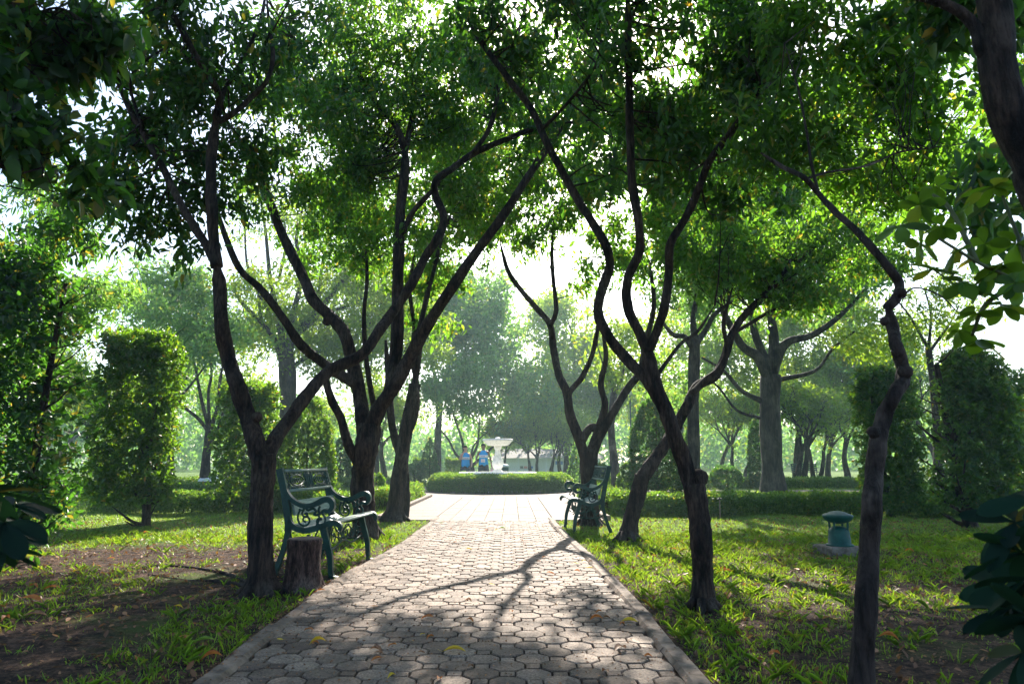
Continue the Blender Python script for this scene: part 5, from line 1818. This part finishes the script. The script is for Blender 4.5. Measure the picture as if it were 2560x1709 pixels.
def small_things():
    # slanted board on a dark box, left
    p = gp(487, 1128)
    r = empty('slanted_sign', (p.x, p.y, 0), .1)
    mb = MB()
    mb.box(-.30, -.12, -.05, .30, .18, .34)
    mb.build('sign_base', M['dark'], r)
    mb = MB()
    mb.add([(-.42, -.22, .36), (.42, -.22, .36), (.42, .22, .52), (-.42, .22, .52), (-.42, -.22, .39), (.42, -.22, .39), (.42, .22, .55), (-.42, .22, .55)],
           [(0, 3, 2, 1), (4, 5, 6, 7), (0, 1, 5, 4), (1, 2, 6, 5), (2, 3, 7, 6), (3, 0, 4, 7)])
    mb.build('sign_panel', M['white'], r)
    tag(r, 'pale slanted information board on a dark box at the foot of the grey forked tree', 'sign')
    # concrete block
    p = gp(875, 1133)
    r = empty('concrete_block', (p.x, p.y, 0), .35)
    mb = MB()
    mb.bbox(-.13, -.13, -.05, .13, .13, .36, .02)
    mb.build('block_body', M['concrete'], r)
    mb = MB()
    mb.bbox(-.16, -.16, .36, .16, .16, .41, .012)
    mb.build('block_cap', M['concrete'], r)
    tag(r, 'small grey concrete block between the two left trunks beside the walkway', 'block')
    # wooden stake with a tap head
    p = gp(1652, 1187)
    r = empty('garden_stake', (p.x, p.y, 0))
    mb = MB()
    mb.tube([(0, 0, -.1), (0.005, 0, .33)], [.016, .014], 6)
    mb.build('post', M['wood_post'], r)
    mb = MB()
    mb.tube([(-.045, 0, .335), (.05, 0, .35)], [.012, .012], 6)
    mb.tube([(0, 0, .33), (0, 0, .38)], [.012, .009], 6)
    mb.build('sprinkler_head', M['dark'], r)
    tag(r, 'short wooden stake with a sprinkler head in front of the long low hedge', 'stake')
    # green litter bin behind the fountain
    c = at(1154, 1090, 31.5)
    r = empty('litter_bin', (c.x, c.y, 0))
    mb = MB()
    mb.lathe([(.19, 0), (.23, .1), (.25, .72), (.25, .76)], 16)
    mb.build('bin_body', M['lampgreen'], r, smooth=True)
    mb = MB()
    mb.lathe([(.27, .76), (.28, .80), (.2, .87), (.02, .90)], 16)
    mb.build('lid', M['white'], r, smooth=True)
    tag(r, 'small green litter bin with a white lid just right of the fountain pedestal', 'litter bin')
    # slim dark post light on the far lawn
    c = at(1342, 1085, 31)
    r = empty('bollard_light', (c.x, c.y, 0))
    mb = MB()
    mb.tube([(0, 0, -.05), (0, 0, .95)], [.05, .045], 10)
    mb.build('post', M['dark'], r)
    mb = MB()
    mb.lathe([(.09, .95), (.10, 1.02), (.10, 1.08), (.02, 1.12)], 12)
    mb.build('light_cap', M['white'], r)
    tag(r, 'slim dark bollard light above the right end of the round hedge', 'bollard light')
    c = at(1450, 1085, 34)
    r = empty('lamp_post', (c.x, c.y, 0))
    mb = MB()
    mb.tube([(0, 0, -.05), (0, 0, 4.2)], [.045, .035], 8)
    mb.build('pole', M['iron'], r)
    mb = MB()
    mb.lathe([(.06, 4.2), (.16, 4.3), (.19, 4.55), (.12, 4.7), (.02, 4.72)], 12)
    mb.build('lamp_head', M['white'], r, smooth=True)
    tag(r, 'thin green lamp post between the right bench and the bell-shaped topiary', 'lamp post')
    # distant bench facing the camera
    c = at(1848, 1085, 37.8)
    r = empty('park_bench', (c.x, c.y, 0), 0.1)
    mb = MB()
    for k in range(4):
        mb.box(-.72, .10 + k * .012, .50 + k * .10, .72, .13 + k * .012, .57 + k * .10)
    mb.build('backrest', M['iron'], r)
    mb = MB()
    for k in range(4):
        mb.box(-.78, -.38 + k * .115, .42, .78, -.28 + k * .115, .45)
    mb.build('seat', M['iron'], r)
    for sx in (-.68, .68):
        mb = MB()
        mb.ribbon([(-.34, 0), (-.30, .2), (-.32, .42), (.08, .42), (.16, .85)], .045, sx - .02, sx + .02)
        mb.ribbon([(.08, .42), (.10, .2), (.18, 0)], .045, sx - .02, sx + .02)
        # ribbon works in x-z, so swap axes to put the profile along the depth
        mb.v = [(y, x, z) for (x, y, z) in mb.v]
        mb.build('leg', M['iron'], r)
    tag(r, 'distant green slatted bench on the bright lawn right of the massive trunk', 'bench')
    # low building far behind
    r = empty('low_building', (0, 66, 0))
    mb = MB()
    mb.box(-1.6, 0, -.1, 8.2, 5, 1.25)
    mb.build('wall', M['fountain'], r)
    mb = MB()
    mb.add([(-2.0, -.5, 1.25), (8.6, -.5, 1.25), (8.6, 5.5, 1.25), (-2.0, 5.5, 1.25), (-1.2, 2.5, 2.15), (7.8, 2.5, 2.15)], [(0, 1, 5, 4), (2, 3, 4, 5), (0, 4, 3), (1, 2, 5), (0, 3, 2, 1)])
    mb.build('roof', M['concrete'], r)
    for x0, x1, mm in ((4.05, 4.75, 'bluepaint'), (5.3, 6.1, 'bluepaint'), (6.6, 7.3, 'bluepaint')):
        mb = MB()
        mb.box(x0, -.05, .66, x1, .02, .98)
        mb.build('banner', M[mm], r)
    for x0, x1, mm in ((.75, 1.05, 'concrete'), (1.1, 1.45, 'redpaint'), (1.5, 1.95, 'bluepaint')):
        mb = MB()
        mb.box(x0, -.06, .30, x1, .01, .52)
        mb.build('signboard', M[mm], r)
    for x in (-1.4, .6, 2.3, 3.2, 5.0, 8.0):
        mb = MB()
        mb.box(x - .06, -.42, -.1, x + .06, -.3, 1.245)
        mb.build('column', M['white'], r)
    tag(r, 'low white pavilion with blue banners glimpsed behind trunks right of the fountain', 'building')


small_things()


# ------------------------------------------------------------------ the two men behind the fountain
def person(label, loc, H, skin, pose, seed, rz=0.0):
    S = H / 1.75
    root = empty('person', loc, rz)
    rng = random.Random(seed)
    V, E, R = [], [], []

    def v(p, r):
        V.append((p[0] * S, p[1] * S, p[2] * S))
        R.append(r * S)
        return len(V) - 1

    def chain(start, pts):
        a = start
        for p, r in pts:
            b_ = v(p, r)
            if a is not None:
                E.append((a, b_))
            a = b_
        return a
    pel = v((0, 0, .94), .125)
    sp = chain(pel, [((0, -.01, 1.08), .115), ((0, -.01, 1.24), .135), ((0, 0, 1.36), .125)])
    hb = pose['head']       # head offset forward/down
    nk = chain(sp, [((0, 0.0, 1.45), .060), ((0, -.015 + hb[0] * .3, 1.51), .052)])
    hd = chain(nk, [((0, -.03 + hb[0] * .6, 1.565 + hb[1] * .5), .068), ((hb[2], -.03 + hb[0], 1.63 + hb[1]), .088), ((hb[2], -.02 + hb[0] * 1.05, 1.69 + hb[1]), .080)])
    for sg in (-1, 1):
        chain(pel, [((sg * .09, 0, .88), .095), ((sg * .10, -.01, .70), .080), ((sg * .105, -.02 + pose['knee'], .49), .058), ((sg * .11, .0 + pose['knee'] * .4, .30), .052), ((sg * .11, .02, .10), .036), ((sg * .115, -.02, .045), .040), ((sg * .13, -.14, .03), .030)])
        arm = pose['arms'][0 if sg < 0 else 1]
        sh = chain(sp, [((sg * .11, 0, 1.405), .070), ((sg * .185, 0, 1.385), .058)])
        el, wr, hn = arm
        mid = tuple((a + b_) / 2 for a, b_ in zip((sg * .185, 0, 1.385), el))
        m2 = tuple((a + b_) / 2 for a, b_ in zip(el, wr))
        w_ = chain(sh, [(mid, .046), (el, .040), (m2, .037), (wr, .026), (hn, .034)])
        # five fingers rooted in the palm
        d = Vector(hn) - Vector(wr)
        d.normalize()
        sd_ = d.cross(Vector((0, 1, 0)))
        if sd_.length < .1:
            sd_ = Vector((1, 0, 0))
        sd_.normalize()
        for k, (off, ln) in enumerate(((-.030, .070), (-.011, .082), (.009, .077), (.028, .060))):
            b_ = Vector(hn) + sd_ * off
            chain(None, [(tuple(b_), .010), (tuple(b_ + d * ln * .55 + Vector((0, -.010, 0))), .0085), (tuple(b_ + d * ln + Vector((0, -.028, 0))), .0075)])
        b_ = Vector(hn) - sd_ * .03 - d * .02
        chain(None, [(tuple(b_), .012), (tuple(b_ - sd_ * .03 + d * .02 + Vector((0, -.01, 0))), .010), (tuple(b_ - sd_ * .035 + d * .05 + Vector((0, -.02, 0))), .009)])
    me = bpy.data.meshes.new('body')
    me.from_pydata(V, E, [])
    me.materials.append(M[skin])
    o = bpy.data.objects.new('body', me)
    link(o, root)
    sk = o.modifiers.new('skin', 'SKIN')
    sk.use_smooth_shade = True
    for i, r in enumerate(R):
        me.skin_vertices[0].data[i].radius = (r, r * (.72 if i < 4 else 1.0))
    me.skin_vertices[0].data[0].use_root = True
    sb = o.modifiers.new('subsurf', 'SUBSURF')
    sb.levels = sb.render_levels = 2
    hc = Vector((hb[2], -.03 + hb[0], 1.645 + hb[1])) * S
    tilt = pose['tilt']

    def hp(x, y, z):       # head-local point
        c, s = math.cos(tilt), math.sin(tilt)
        return hc + Vector((x, y * c - z * s, z * c + y * s)) * S
    # face
    mb = MB()
    mb.tube([hp(0, -.085, .015), hp(0, -.112, -.012), hp(0, -.092, -.024)], [.010 * S, .014 * S, .010 * S], 6)
    mb.build('nose', M[skin], root, smooth=True)
    for sg in (-1, 1):
        mb = MB()
        c = hp(sg * .033, -.088, .010)
        mb.tube([c + Vector((-.013 * S, 0, 0)), c, c + Vector((.013 * S, 0, 0))], [.003 * S, .007 * S, .003 * S], 6)
        mb.build('eye', M['dark'], root, smooth=True)
        mb = MB()
        c = hp(sg * .086, .0, .0)
        mb.tube([c + Vector((0, 0, -.03 * S)), c + Vector((sg * .012 * S, 0, 0)), c + Vector((0, 0, .03 * S))], [.006 * S, .012 * S, .008 * S], 6)
        mb.build('ear', M[skin], root, smooth=True)
    mb = MB()
    c = hp(0, -.084, -.050)
    mb.tube([c + Vector((-.024 * S, .004, 0)), c, c + Vector((.024 * S, .004, 0))], [.003 * S, .006 * S, .003 * S], 6)
    mb.build('mouth', M['redpaint'], root, smooth=True)
    # hair cap, thick and short
    mb = MB()
    n, m = 20, 9
    vs, fs = [], []
    for j in range(m + 1):
        th = j / m * 1.75
        for i in range(n):
            a = 2 * math.pi * i / n
            front = max(0, -math.sin(a))
            t2 = th * (1 - .42 * front)
            r = .102 + rng.uniform(-.004, .006)
            vs.append(hp(r * .93 * math.sin(t2) * math.cos(a), r * 1.05 * math.sin(t2) * math.sin(a) + .012, r * 1.05 * math.cos(t2) + .012))
    for j in range(m):
        for i in range(n):
            i2 = (i + 1) % n
            fs.append((j * n + i, (j + 1) * n + i, (j + 1) * n + i2, j * n + i2))
    mb.add(vs, fs)
    mb.build('hair', M['hair'], root, smooth=True)

    # clothes: rings (z, rx, ry, cx, cy)
    def rings(name, rs_, mat, n=22, wob=.0, cap=False):
        mb = MB()
        vs, fs = [], []
        for (z, rx, ry, cx, cy_) in rs_:
            for i in range(n):
                a = 2 * math.pi * i / n
                w = 1 + wob * math.sin(a * 5 + z * 9)
                vs.append(((cx + rx * w * math.cos(a)) * S, (cy_ + ry * w * math.sin(a)) * S, z * S))
        for j in range(len(rs_) - 1):
            for i in range(n):
                i2 = (i + 1) % n
                fs.append((j * n + i, j * n + i2, (j + 1) * n + i2, (j + 1) * n + i))
        mb.add(vs, fs)
        o = mb.build(name, M[mat], root, smooth=True)
        so = o.modifiers.new('thickness', 'SOLIDIFY')
        so.thickness = .006
        return o
    vest = rings('vest', [(.84, .192, .135, 0, 0), (.95, .182, .13, 0, -.01), (1.08, .168, .122, 0, -.01), (1.2, .176, .128, 0, -.01), (1.31, .180, .125, 0, 0), (1.37, .168, .105, 0, 0), (1.42, .135, .082, 0, 0), (1.455, .085, .07, 0, 0)], 'vest', wob=.03)
    rings('stripe', [(1.165, .1805, .1315, 0, -.01), (1.27, .1865, .1325, 0, -.005)], 'white', wob=.03)
    mb = MB()
    for i in range(9):
        x = -.085 + i * .019
        mb.box(x * S, -.1425 * S, 1.20 * S, (x + .013) * S, -.135 * S, (1.225 + .01 * (i % 2)) * S)
    mb.build('stripe_lettering', M['bluepaint'], root)
    if pose.get('bib'):
        mb = MB()
        mb.box(-.085 * S, -.146 * S, .985 * S, .085 * S, -.140 * S, 1.11 * S)
        mb.build('race_bib', M['white'], root)
        mb = MB()
        for i in range(5):
            x = -.06 + i * .026
            mb.box(x * S, -.149 * S, 1.03 * S, (x + .015) * S, -.146 * S, 1.06 * S)
        mb.build('bib_number', M['redpaint'], root)
    rings('shorts_waist', [(.98, .165, .12, 0, 0), (.88, .185, .13, 0, 0), (.82, .195, .13, 0, 0)], 'shorts')
    for sg in (-1, 1):
        rings('shorts_leg', [(.86, .105, .12, sg * .095, 0), (.72, .105, .11, sg * .108, 0), (.56, .108, .11, sg * .115, -.01)], 'shorts')
        mb = MB()
        mb.tube([Vector((sg * .112, .05, .05)) * S, Vector((sg * .12, -.05, .05)) * S, Vector((sg * .135, -.17, .035)) * S], [.048 * S, .050 * S, .036 * S], 8, flat=.9)
        mb.build('shoe', M['dark'], root, smooth=True)
    tag(root, label, 'person')
    return root


person('person in a blue sleeveless vest with a white stripe, raising one hand to the face', (-1.84, 27.9, 0), 1.62, 'skin_pale',
       dict(head=(-.01, 0.0, -.02), tilt=.1, knee=-.03, arms=(((-.26, -.06, 1.14), (-.14, -.20, 1.47), (-.075, -.175, 1.555)), ((.29, -.02, 1.12), (.23, -.16, .93), (.20, -.21, .86)))), 1, .35)
person('person in blue vest with race number, head bowed, holding a pink bag', (-1.12, 27.8, 0), 1.73, 'skin_tan',
       dict(head=(-.06, -.035, 0), tilt=.45, knee=-.02, bib=True, arms=(((-.29, .06, 1.16), (-.30, -.06, .98), (-.27, -.13, .93)), ((.28, .0, 1.12), (.33, -.06, .88), (.345, -.08, .80)))), 2, -.12)


def bag():
    p = Vector((-1.12 + .345 * .985, 27.8 - .06, 0))
    r = empty('plastic_bag', (p.x, p.y, .40))
    mb = MB()
    vs, fs = [], []
    n = 14
    rg = random.Random(2)
    prof = [(.02, .36), (.035, .31), (.075, .24), (.10, .15), (.11, .07), (.09, .01), (.03, 0)]
    for (rr, z) in prof:
        for i in range(n):
            a = 2 * math.pi * i / n
            w = 1 + .12 * math.sin(a * 5 + z * 20)
            vs.append((rr * w * math.cos(a), rr * .6 * w * math.sin(a), z))
    for j in range(len(prof) - 1):
        for i in range(n):
            i2 = (i + 1) % n
            fs.append((j * n + i, (j + 1) * n + i, (j + 1) * n + i2, j * n + i2))
    mb.add(vs, fs)
    mb.build('bag_body', M['bag'], r, smooth=True)
    mb = MB()
    mb.tube([(-.02, 0, .34), (-.012, 0, .42), (.01, 0, .43), (.02, 0, .34)], .006, 5)
    mb.build('bag_handle', M['bag'], r)
    tag(r, 'pink carrier bag hanging from the hand of the person with the bowed head', 'bag')


bag()


# ------------------------------------------------------------------ grass, litter, fallen leaves
TRUNKS = [gp(600, 1362), gp(838, 1236), gp(903, 1196), gp(1614, 1398), gp(1440, 1241), gp(1354, 1205), gp(694, 1352)]


def fbm(x, y):
    return (np.sin(1.7 * x + .6 * y + 1.1) * np.cos(1.1 * y - .8 * x) + .6 * np.sin(3.3 * x - 2.1 * y + .5) * np.cos(2.9 * y + 1.3 * x) + .35 * np.sin(7.1 * x + 5.3 * y) * np.cos(6.3 * y - 4.1 * x)) / 1.95


def cover(x, y):
    n = fbm(x, y)
    right = x > 0
    far = np.clip((y - 8.5) / 3.0, 0, 1)
    cr = np.clip((y - 3.8) / 2.6, 0, 1) * .75 + n * .6 + .26
    clf = n * .95 + .16 + far * .9
    # grassy strip along the kerbs
    kl = np.exp(-((x + 1.85) / .35) ** 2) * .55
    kr = np.exp(-((x - 1.35) / .45) ** 2) * .55
    c = np.where(right, np.maximum(cr, 0) + kr, np.maximum(clf, 0) + kl) + far * .7
    for t in TRUNKS:
        c *= 1 - .8 * np.exp(-(((x - t.x) ** 2 + (y - t.y) ** 2) / .12))
    # bare patch on the right lawn and round the clipped trees
    c *= 1 - .9 * np.exp(-(((x - 3.4) / 1.3) ** 2 + ((y - 6.1) / .35) ** 2))
    c = c + .10 * (np.sin(x * 11 + y * 7) * np.sin(y * 13 - x * 5) > .2)
    c *= 1 - .6 * np.exp(-(((x + 2.9) / 1.3) ** 2 + ((y - 8.4) / .6) ** 2))
    return np.clip(c, 0, 1)


def on_paving(x, y):
    l = np.interp(y, [a for a, _ in LEFT], [b_ for _, b_ in LEFT])
    r = np.interp(y, [a for a, _ in RIGHT], [b_ for _, b_ in RIGHT])
    p = (x > l - .02) & (x < r + .02) & (y < 12.7)
    p |= (x > -2.45) & (x < 1.76) & (y >= 12.55) & (y < 20.8)
    p |= ((x + .42) ** 2 + (y - 24.75) ** 2 < 4.65 ** 2)
    p |= (y > 23.5) & (y < 25.7) & (np.abs(x) > 4) & (np.abs(x) < 16)
    return p


def zground(x, y):
    edge = np.clip((np.abs(x + .4) - 2.9) / 2.0, 0, 1)
    return .035 * edge * (np.sin(x * 1.3 + 1) * np.cos(y * .9) + .5 * np.sin(x * 3.1 + y * 2.3)) * ((np.abs(x) < 13) & (y > 1) & (y < 26))


def view_ok(x, y, m=.6):
    return (np.abs(x) < y * .76 + m)


def grass(name, label, region, per_m2, blades, L, W, seed, simple=False, droop=.55, power=1.0, tuft=.035, up=1.0):
    rs = np.random.default_rng(seed)
    x0, x1, y0, y1 = region
    n = int((x1 - x0) * (y1 - y0) * per_m2)
    x = rs.uniform(x0, x1, n)
    y = rs.uniform(y0, y1, n)
    k = (rs.random(n) < cover(x, y) ** power) & ~on_paving(x, y) & view_ok(x, y)
    x, y = x[k], y[k]
    sz = (.4 + 1.3 * rs.random(len(x)) ** 2.2)
    idx = np.repeat(np.arange(len(x)), blades)
    N = len(idx)
    a = rs.random(N) * 2 * math.pi
    tl = rs.random(N) ** .7 * 1.0
    dirs = np.stack([np.cos(a) * tl, np.sin(a) * tl, np.full(N, up)], 1)
    px, py = x[idx] + rs.normal(size=N) * tuft, y[idx] + rs.normal(size=N) * tuft
    k2 = ~on_paving(px, py)
    pos = np.stack([px, py, zground(px, py) - .005], 1)
    nrm = np.stack([np.cos(a), np.sin(a), np.full(N, -.6)], 1) + rs.normal(size=(N, 3)) * .5
    ll = L * sz[idx] * (.6 + .7 * rs.random(N))
    o = leaf_obj(name, pos[k2], dirs[k2], nrm[k2], ll[k2], W * (.7 + .6 * rs.random(N))[k2], M['grass'], None, rs, simple=simple, droop=droop, fold=.12)
    tag(o, label, 'grass', kind='stuff')
    print(name, k2.sum())


grass('grass', 'tufts of narrow-bladed grass growing through bare soil beside the path', (-9, 9, 2.4, 10.5), 95, 8, .095, .0048, 201, tuft=.028, droop=.42, up=1.1)
grass('grass', 'low dense turf on the lawns either side of the path', (-12, 13, 3.0, 15.5), 330, 4, .040, .0075, 202, simple=True, tuft=.035, power=1.2, up=.6)
grass('grass', 'short turf of the lawns farther back', (-22, 22, 15.0, 34.0), 110, 3, .055, .022, 203, simple=True, tuft=.05, up=.7)


def litter():
    rs = np.random.default_rng(77)
    # crumbs and dry petals on the paving
    n = 11000
    y = 2.4 + 10 * rs.random(n) ** 1.2
    l = np.interp(y, [a for a, _ in LEFT], [b_ for _, b_ in LEFT]) + .02
    r = np.interp(y, [a for a, _ in RIGHT], [b_ for _, b_ in RIGHT]) - .02
    u = rs.random(n)
    u = np.where(rs.random(n) < .25, u ** 3, u)
    x = l + (r - l) * u
    pos = np.stack([x, y, np.full(n, .034) + np.where((x < l + KW) | (x > r - KW), .02, 0)], 1)
    dirs = np.stack([rs.normal(size=n), rs.normal(size=n), rs.random(n) * .3], 1)
    nrm = np.stack([rs.normal(size=n) * .4, rs.normal(size=n) * .4, np.ones(n)], 1)
    ll = .006 + .016 * rs.random(n) ** 2
    o = leaf_obj('leaf_litter', pos, dirs, nrm, ll, ll * .6, M['litter'], None, rs, simple=True)
    tag(o, 'reddish crumbs and dry petals strewn over the paving stones', 'litter', kind='stuff')
    n = 70000
    x = rs.uniform(-9, 9, n)
    y = rs.uniform(2.4, 13, n)
    k = ~on_paving(x, y) & view_ok(x, y)
    x, y = x[k], y[k]
    n = len(x)
    pos = np.stack([x, y, zground(x, y) + .006], 1)
    dirs = np.stack([rs.normal(size=n), rs.normal(size=n), rs.random(n) * .5], 1)
    nrm = np.stack([rs.normal(size=n) * .6, rs.normal(size=n) * .6, np.ones(n)], 1)
    ll = .007 + .055 * rs.random(n) ** 5
    o = leaf_obj('leaf_litter', pos, dirs, nrm, ll, ll * .5, M['litter'], None, rs, droop=-.05)
    tag(o, 'brown dead leaves and twigs scattered on the bare soil', 'litter', kind='stuff')


litter()


def dead_leaf_mesh(name, L, W, curl, bend, mat, seed):
    rg = random.Random(seed)
    V, Fq = [], []
    prof = [(0, .04), (.1, .3), (.25, .7), (.45, 1.0), (.65, .95), (.82, .65), (.94, .28), (1, .03)]
    for t, w in prof:
        zc = bend * 4 * t * (1 - t) * L
        for q in (-1, -.5, 0, .5, 1):
            V.append(((t - .5) * L, q * W / 2 * w * (1 + rg.uniform(-.1, .1)), zc + curl * W * q * q * w + .002))
    for j in range(len(prof) - 1):
        for i in range(4):
            o = j * 5 + i
            Fq.append((o, o + 1, o + 6, o + 5))
    V += [(-L * .5, -.001, .002), (-L * .5, .001, .002), (-L * .72, .002, .012), (-L * .72, -.001, .012)]
    o = len(V) - 4
    Fq.append((o, o + 1, o + 2, o + 3))
    me = bpy.data.meshes.new(name)
    me.from_pydata(V, [], Fq)
    me.materials.append(mat)
    me.polygons.foreach_set('use_smooth', [True] * len(me.polygons))
    me.update()
    return me


def dead_mat(name, c1, c2):
    m, nt = nmat(name)
    b = NB(nt)
    n1 = b.noise(45, 4, .6)
    r = b.ramp(n1.outputs[0], [(.35, c1), (.65, c2)])
    p = b.n("ShaderNodeBsdfPrincipled")
    p.inputs['Roughness'].default_value = .6
    b.l(r.outputs[0], p.inputs['Base Color'])
    t = b.n("ShaderNodeBsdfTranslucent")
    b.l(r.outputs[0], t.inputs[0])
    mx = b.n("ShaderNodeMixShader")
    mx.inputs[0].default_value = .3
    b.l(p.outputs[0], mx.inputs[1])
    b.l(t.outputs[0], mx.inputs[2])
    o = b.n("ShaderNodeOutputMaterial")
    b.l(mx.outputs[0], o.inputs[0])
    return m


DM = {'yellow': dead_mat('yellow_dead_leaf', (.62, .42, .02), (.75, .55, .05)), 'orange': dead_mat('orange_dead_leaf', (.42, .13, .03), (.60, .24, .05)),
      'brown': dead_mat('tan_dead_leaf', (.22, .11, .06), (.42, .25, .14)), 'green': dead_mat('fresh_fallen_leaf', (.16, .30, .03), (.32, .45, .06))}
DMESH = {k: [dead_leaf_mesh('fallen_leaf', .10, .040, .28, .12, m, 1), dead_leaf_mesh('fallen_leaf', .085, .030, .5, .2, m, 2), dead_leaf_mesh('fallen_leaf', .07, .035, .15, -.04, m, 3)] for k, m in DM.items()}


def fallen(px, py, col, k, rz, sc, label, group=None, z=None, pos=None):
    p = pos if pos is not None else gp(px, py)
    o = bpy.data.objects.new('fallen_leaf', DMESH[col][k])
    COL.objects.link(o)
    paved = bool(on_paving(np.array([p.x]), np.array([p.y]))[0])
    o.location = (p.x, p.y, (.038 if paved else float(zground(np.array([p.x]), np.array([p.y]))[0]) + .02))
    o.rotation_euler = (RG.uniform(-.25, .25), RG.uniform(-.25, .25), rz)
    o.scale = (sc, sc, sc)
    tag(o, label, 'leaf', group)


for a in [
    (1042, 1512, 'yellow', 0, .1, 1.25, 'long yellow leaf on the pavers, nearest to the bottom edge'),
    (1444, 1441, 'yellow', 0, -.2, 1.1, 'bright yellow leaf on the pavers beside the right kerb'),
    (1423, 1507, 'brown', 0, .9, 1.2, 'folded tan leaf on the pavers near the bottom right of the path'),
    (1352, 1310, 'yellow', 2, .3, 1.2, 'yellow leaf near the right kerb just below the branch shadow'),
    (1322, 1300, 'yellow', 2, .1, 1.0, 'smaller yellow leaf left of the one near the right kerb'),
    (1368, 1436, 'orange', 1, .2, 1.1, 'red-orange curled leaf on the pavers left of the bright yellow one'),
    (1263, 1326, 'orange', 0, -.6, .95, 'orange leaf lying in the branch shadow'),
    (980, 1432, 'orange', 0, -.5, 1.0, 'upturned orange and yellow leaf in the middle of the path'),
    (1128, 1350, 'yellow', 2, .5, .9, 'yellow-brown leaf on the pavers in the middle of the path'),
    (1152, 1218, 'green', 0, .2, 1.1, 'fresh yellow-green leaf alone on the far sunlit pavers'),
    (1012, 1204, 'green', 2, .2, 1.0, 'small green leaf on the far left part of the sunlit pavers'),
    (733, 1368, 'orange', 0, .1, .9, 'orange-brown leaf in front of the left bench legs'),
    (728, 1491, 'yellow', 1, .4, 1.1, 'thin yellow-green leaf in the lower left of the path'),
    (1428, 1507 - 60, 'orange', 1, .8, .6, 'small rust-coloured leaf just above the bright yellow one'),
    (862, 1512, 'brown', 1, -.4, 1.0, 'dark curled leaf on the pavers left of the long yellow one'),
    (858, 1402, 'orange', 2, .2, .8, 'flat brick-red leaf on the pavers in the left half of the path'),
    (1391, 1433, 'brown', 1, .1, .7, 'thin brown leaf right of the red-orange curled one'),
    (118, 1358, 'orange', 0, .1, 1.3, 'large orange leaf on the dark soil at far left'),
    (72, 1384, 'orange', 0, .2, 1.5, 'broad orange leaf lowest on the far left soil'),
    (80, 1420, 'brown', 0, .6, 1.4, 'tan leaf on the dark soil below the broad orange one'),
    (465, 1482, 'green', 0, .3, 1.3, 'green-yellow leaf on the grass at lower left near the kerb'),
    (484, 1520, 'orange', 1, .2, 1.3, 'pinkish-orange leaf on the soil beside the left kerb'),
    (420, 1468, 'orange', 2, -.3, 1.2, 'brick-orange leaf in the grass left of the kerb'),
    (1665, 1316, 'orange', 0, .2, 1.3, 'red-orange leaf on the grass right of the tall forked tree'),
    (2190, 1410, 'yellow', 0, .5, 1.3, 'yellow leaf in the grass right of the knobbly trunk'),
    (1580, 1345, 'yellow', 2, .1, 1.1, 'orange-yellow leaf in the grass just left of the tall forked tree'),
]:
    fallen(*a)
WORD = {'yellow': 'yellow', 'orange': 'rusty orange', 'brown': 'dull brown'}
SHAPE = ['flat', 'curled', 'short']
taken = set()


def paver_label(c, k, x, y):
    l, r = lerp_edge(LEFT, y), lerp_edge(RIGHT, y)
    u = (x - l) / (r - l)
    side = ['hugging the left kerb', 'left of the path middle', 'mid-path', 'right of the path middle', 'hugging the right kerb'][min(4, int(u * 5))]
    far = ('at the bottom edge' if y < 3.9 else 'a step from the bottom edge' if y < 4.6 else 'short of the stump' if y < 5.4 else 'level with the stump' if y < 6.2 else 'level with the left bench' if y < 7.2
           else 'past the left bench' if y < 8.4 else 'between the two benches' if y < 9.8 else 'level with the right bench')
    return f'{SHAPE[k]} {WORD[c]} leaf {side}, {far}'


def turf_label(c, k, x, y):
    if x < 0:
        side = 'beside the left kerb' if x > -2.3 else 'a stride left of the path' if x > -3.2 else 'far left in the tufts' if x > -4.6 else 'by the left shrubs'
        far = 'at the bottom edge' if y < 4.3 else 'in front of the stump' if y < 5.6 else 'behind the stump tree' if y < 7.4 else 'behind the left bench' if y < 9.2 else 'on the farther left lawn'
    else:
        side = 'beside the right kerb' if x < 1.7 else 'near the tall forked tree' if x < 2.8 else 'left of the lawn lamp' if x < 3.7 else 'towards the right shrubs'
        far = 'at the bottom edge' if y < 4.3 else 'near the forked trunk foot' if y < 5.8 else 'level with the lamp' if y < 8.2 else 'on the farther right lawn'
    return f'{SHAPE[k]} {WORD[c]} leaf {side}, {far}'


def strew(n, fn, where, group, smin, smax):
    done = tries = 0
    while done < n and tries < 4000:
        tries += 1
        x, y = where()
        c = RG.choice(['orange', 'brown', 'brown', 'orange', 'yellow'])
        k = RG.randrange(3)
        lab = fn(c, k, x, y)
        if lab in taken:
            continue
        taken.add(lab)
        fallen(0, 0, c, k, RG.uniform(0, 6.3), RG.uniform(smin, smax), lab, group, pos=Vector((x, y, 0)))
        done += 1


def on_path():
    y = 3.4 + 7.8 * RG.random()
    return RG.uniform(lerp_edge(LEFT, y) + .1, lerp_edge(RIGHT, y) - .1), y


def on_turf():
    y = RG.uniform(3.2, 11)
    x = RG.choice((-1, 1)) * RG.uniform(1.7, .68 * y + .4)
    return (x - .4 if x > 0 else x), y


strew(64, paver_label, on_path, 'small fallen leaves on the pavers', .35, .75)
strew(78, turf_label, on_turf, 'fallen leaves among the grass', .6, 1.3)


# ------------------------------------------------------------------ the air
def haze():
    mb = MB()
    mb.box(-215, -75, -1.0, 215, 320, 22)
    m, nt = nmat('morning_haze')
    b = NB(nt)
    v = b.n("ShaderNodeVolumePrincipled")
    v.inputs['Color'].default_value = (.66, .90, 1.0, 1)
    v.inputs['Density'].default_value = 0.0013
    v.inputs['Anisotropy'].default_value = 0.35
    o = b.n("ShaderNodeOutputMaterial")
    b.l(v.outputs[0], o.inputs['Volume'])
    tag(mb.build('haze', m), 'thin bright morning haze filling the park', 'haze', kind='stuff')


HAZE = True
if HAZE:
    haze()
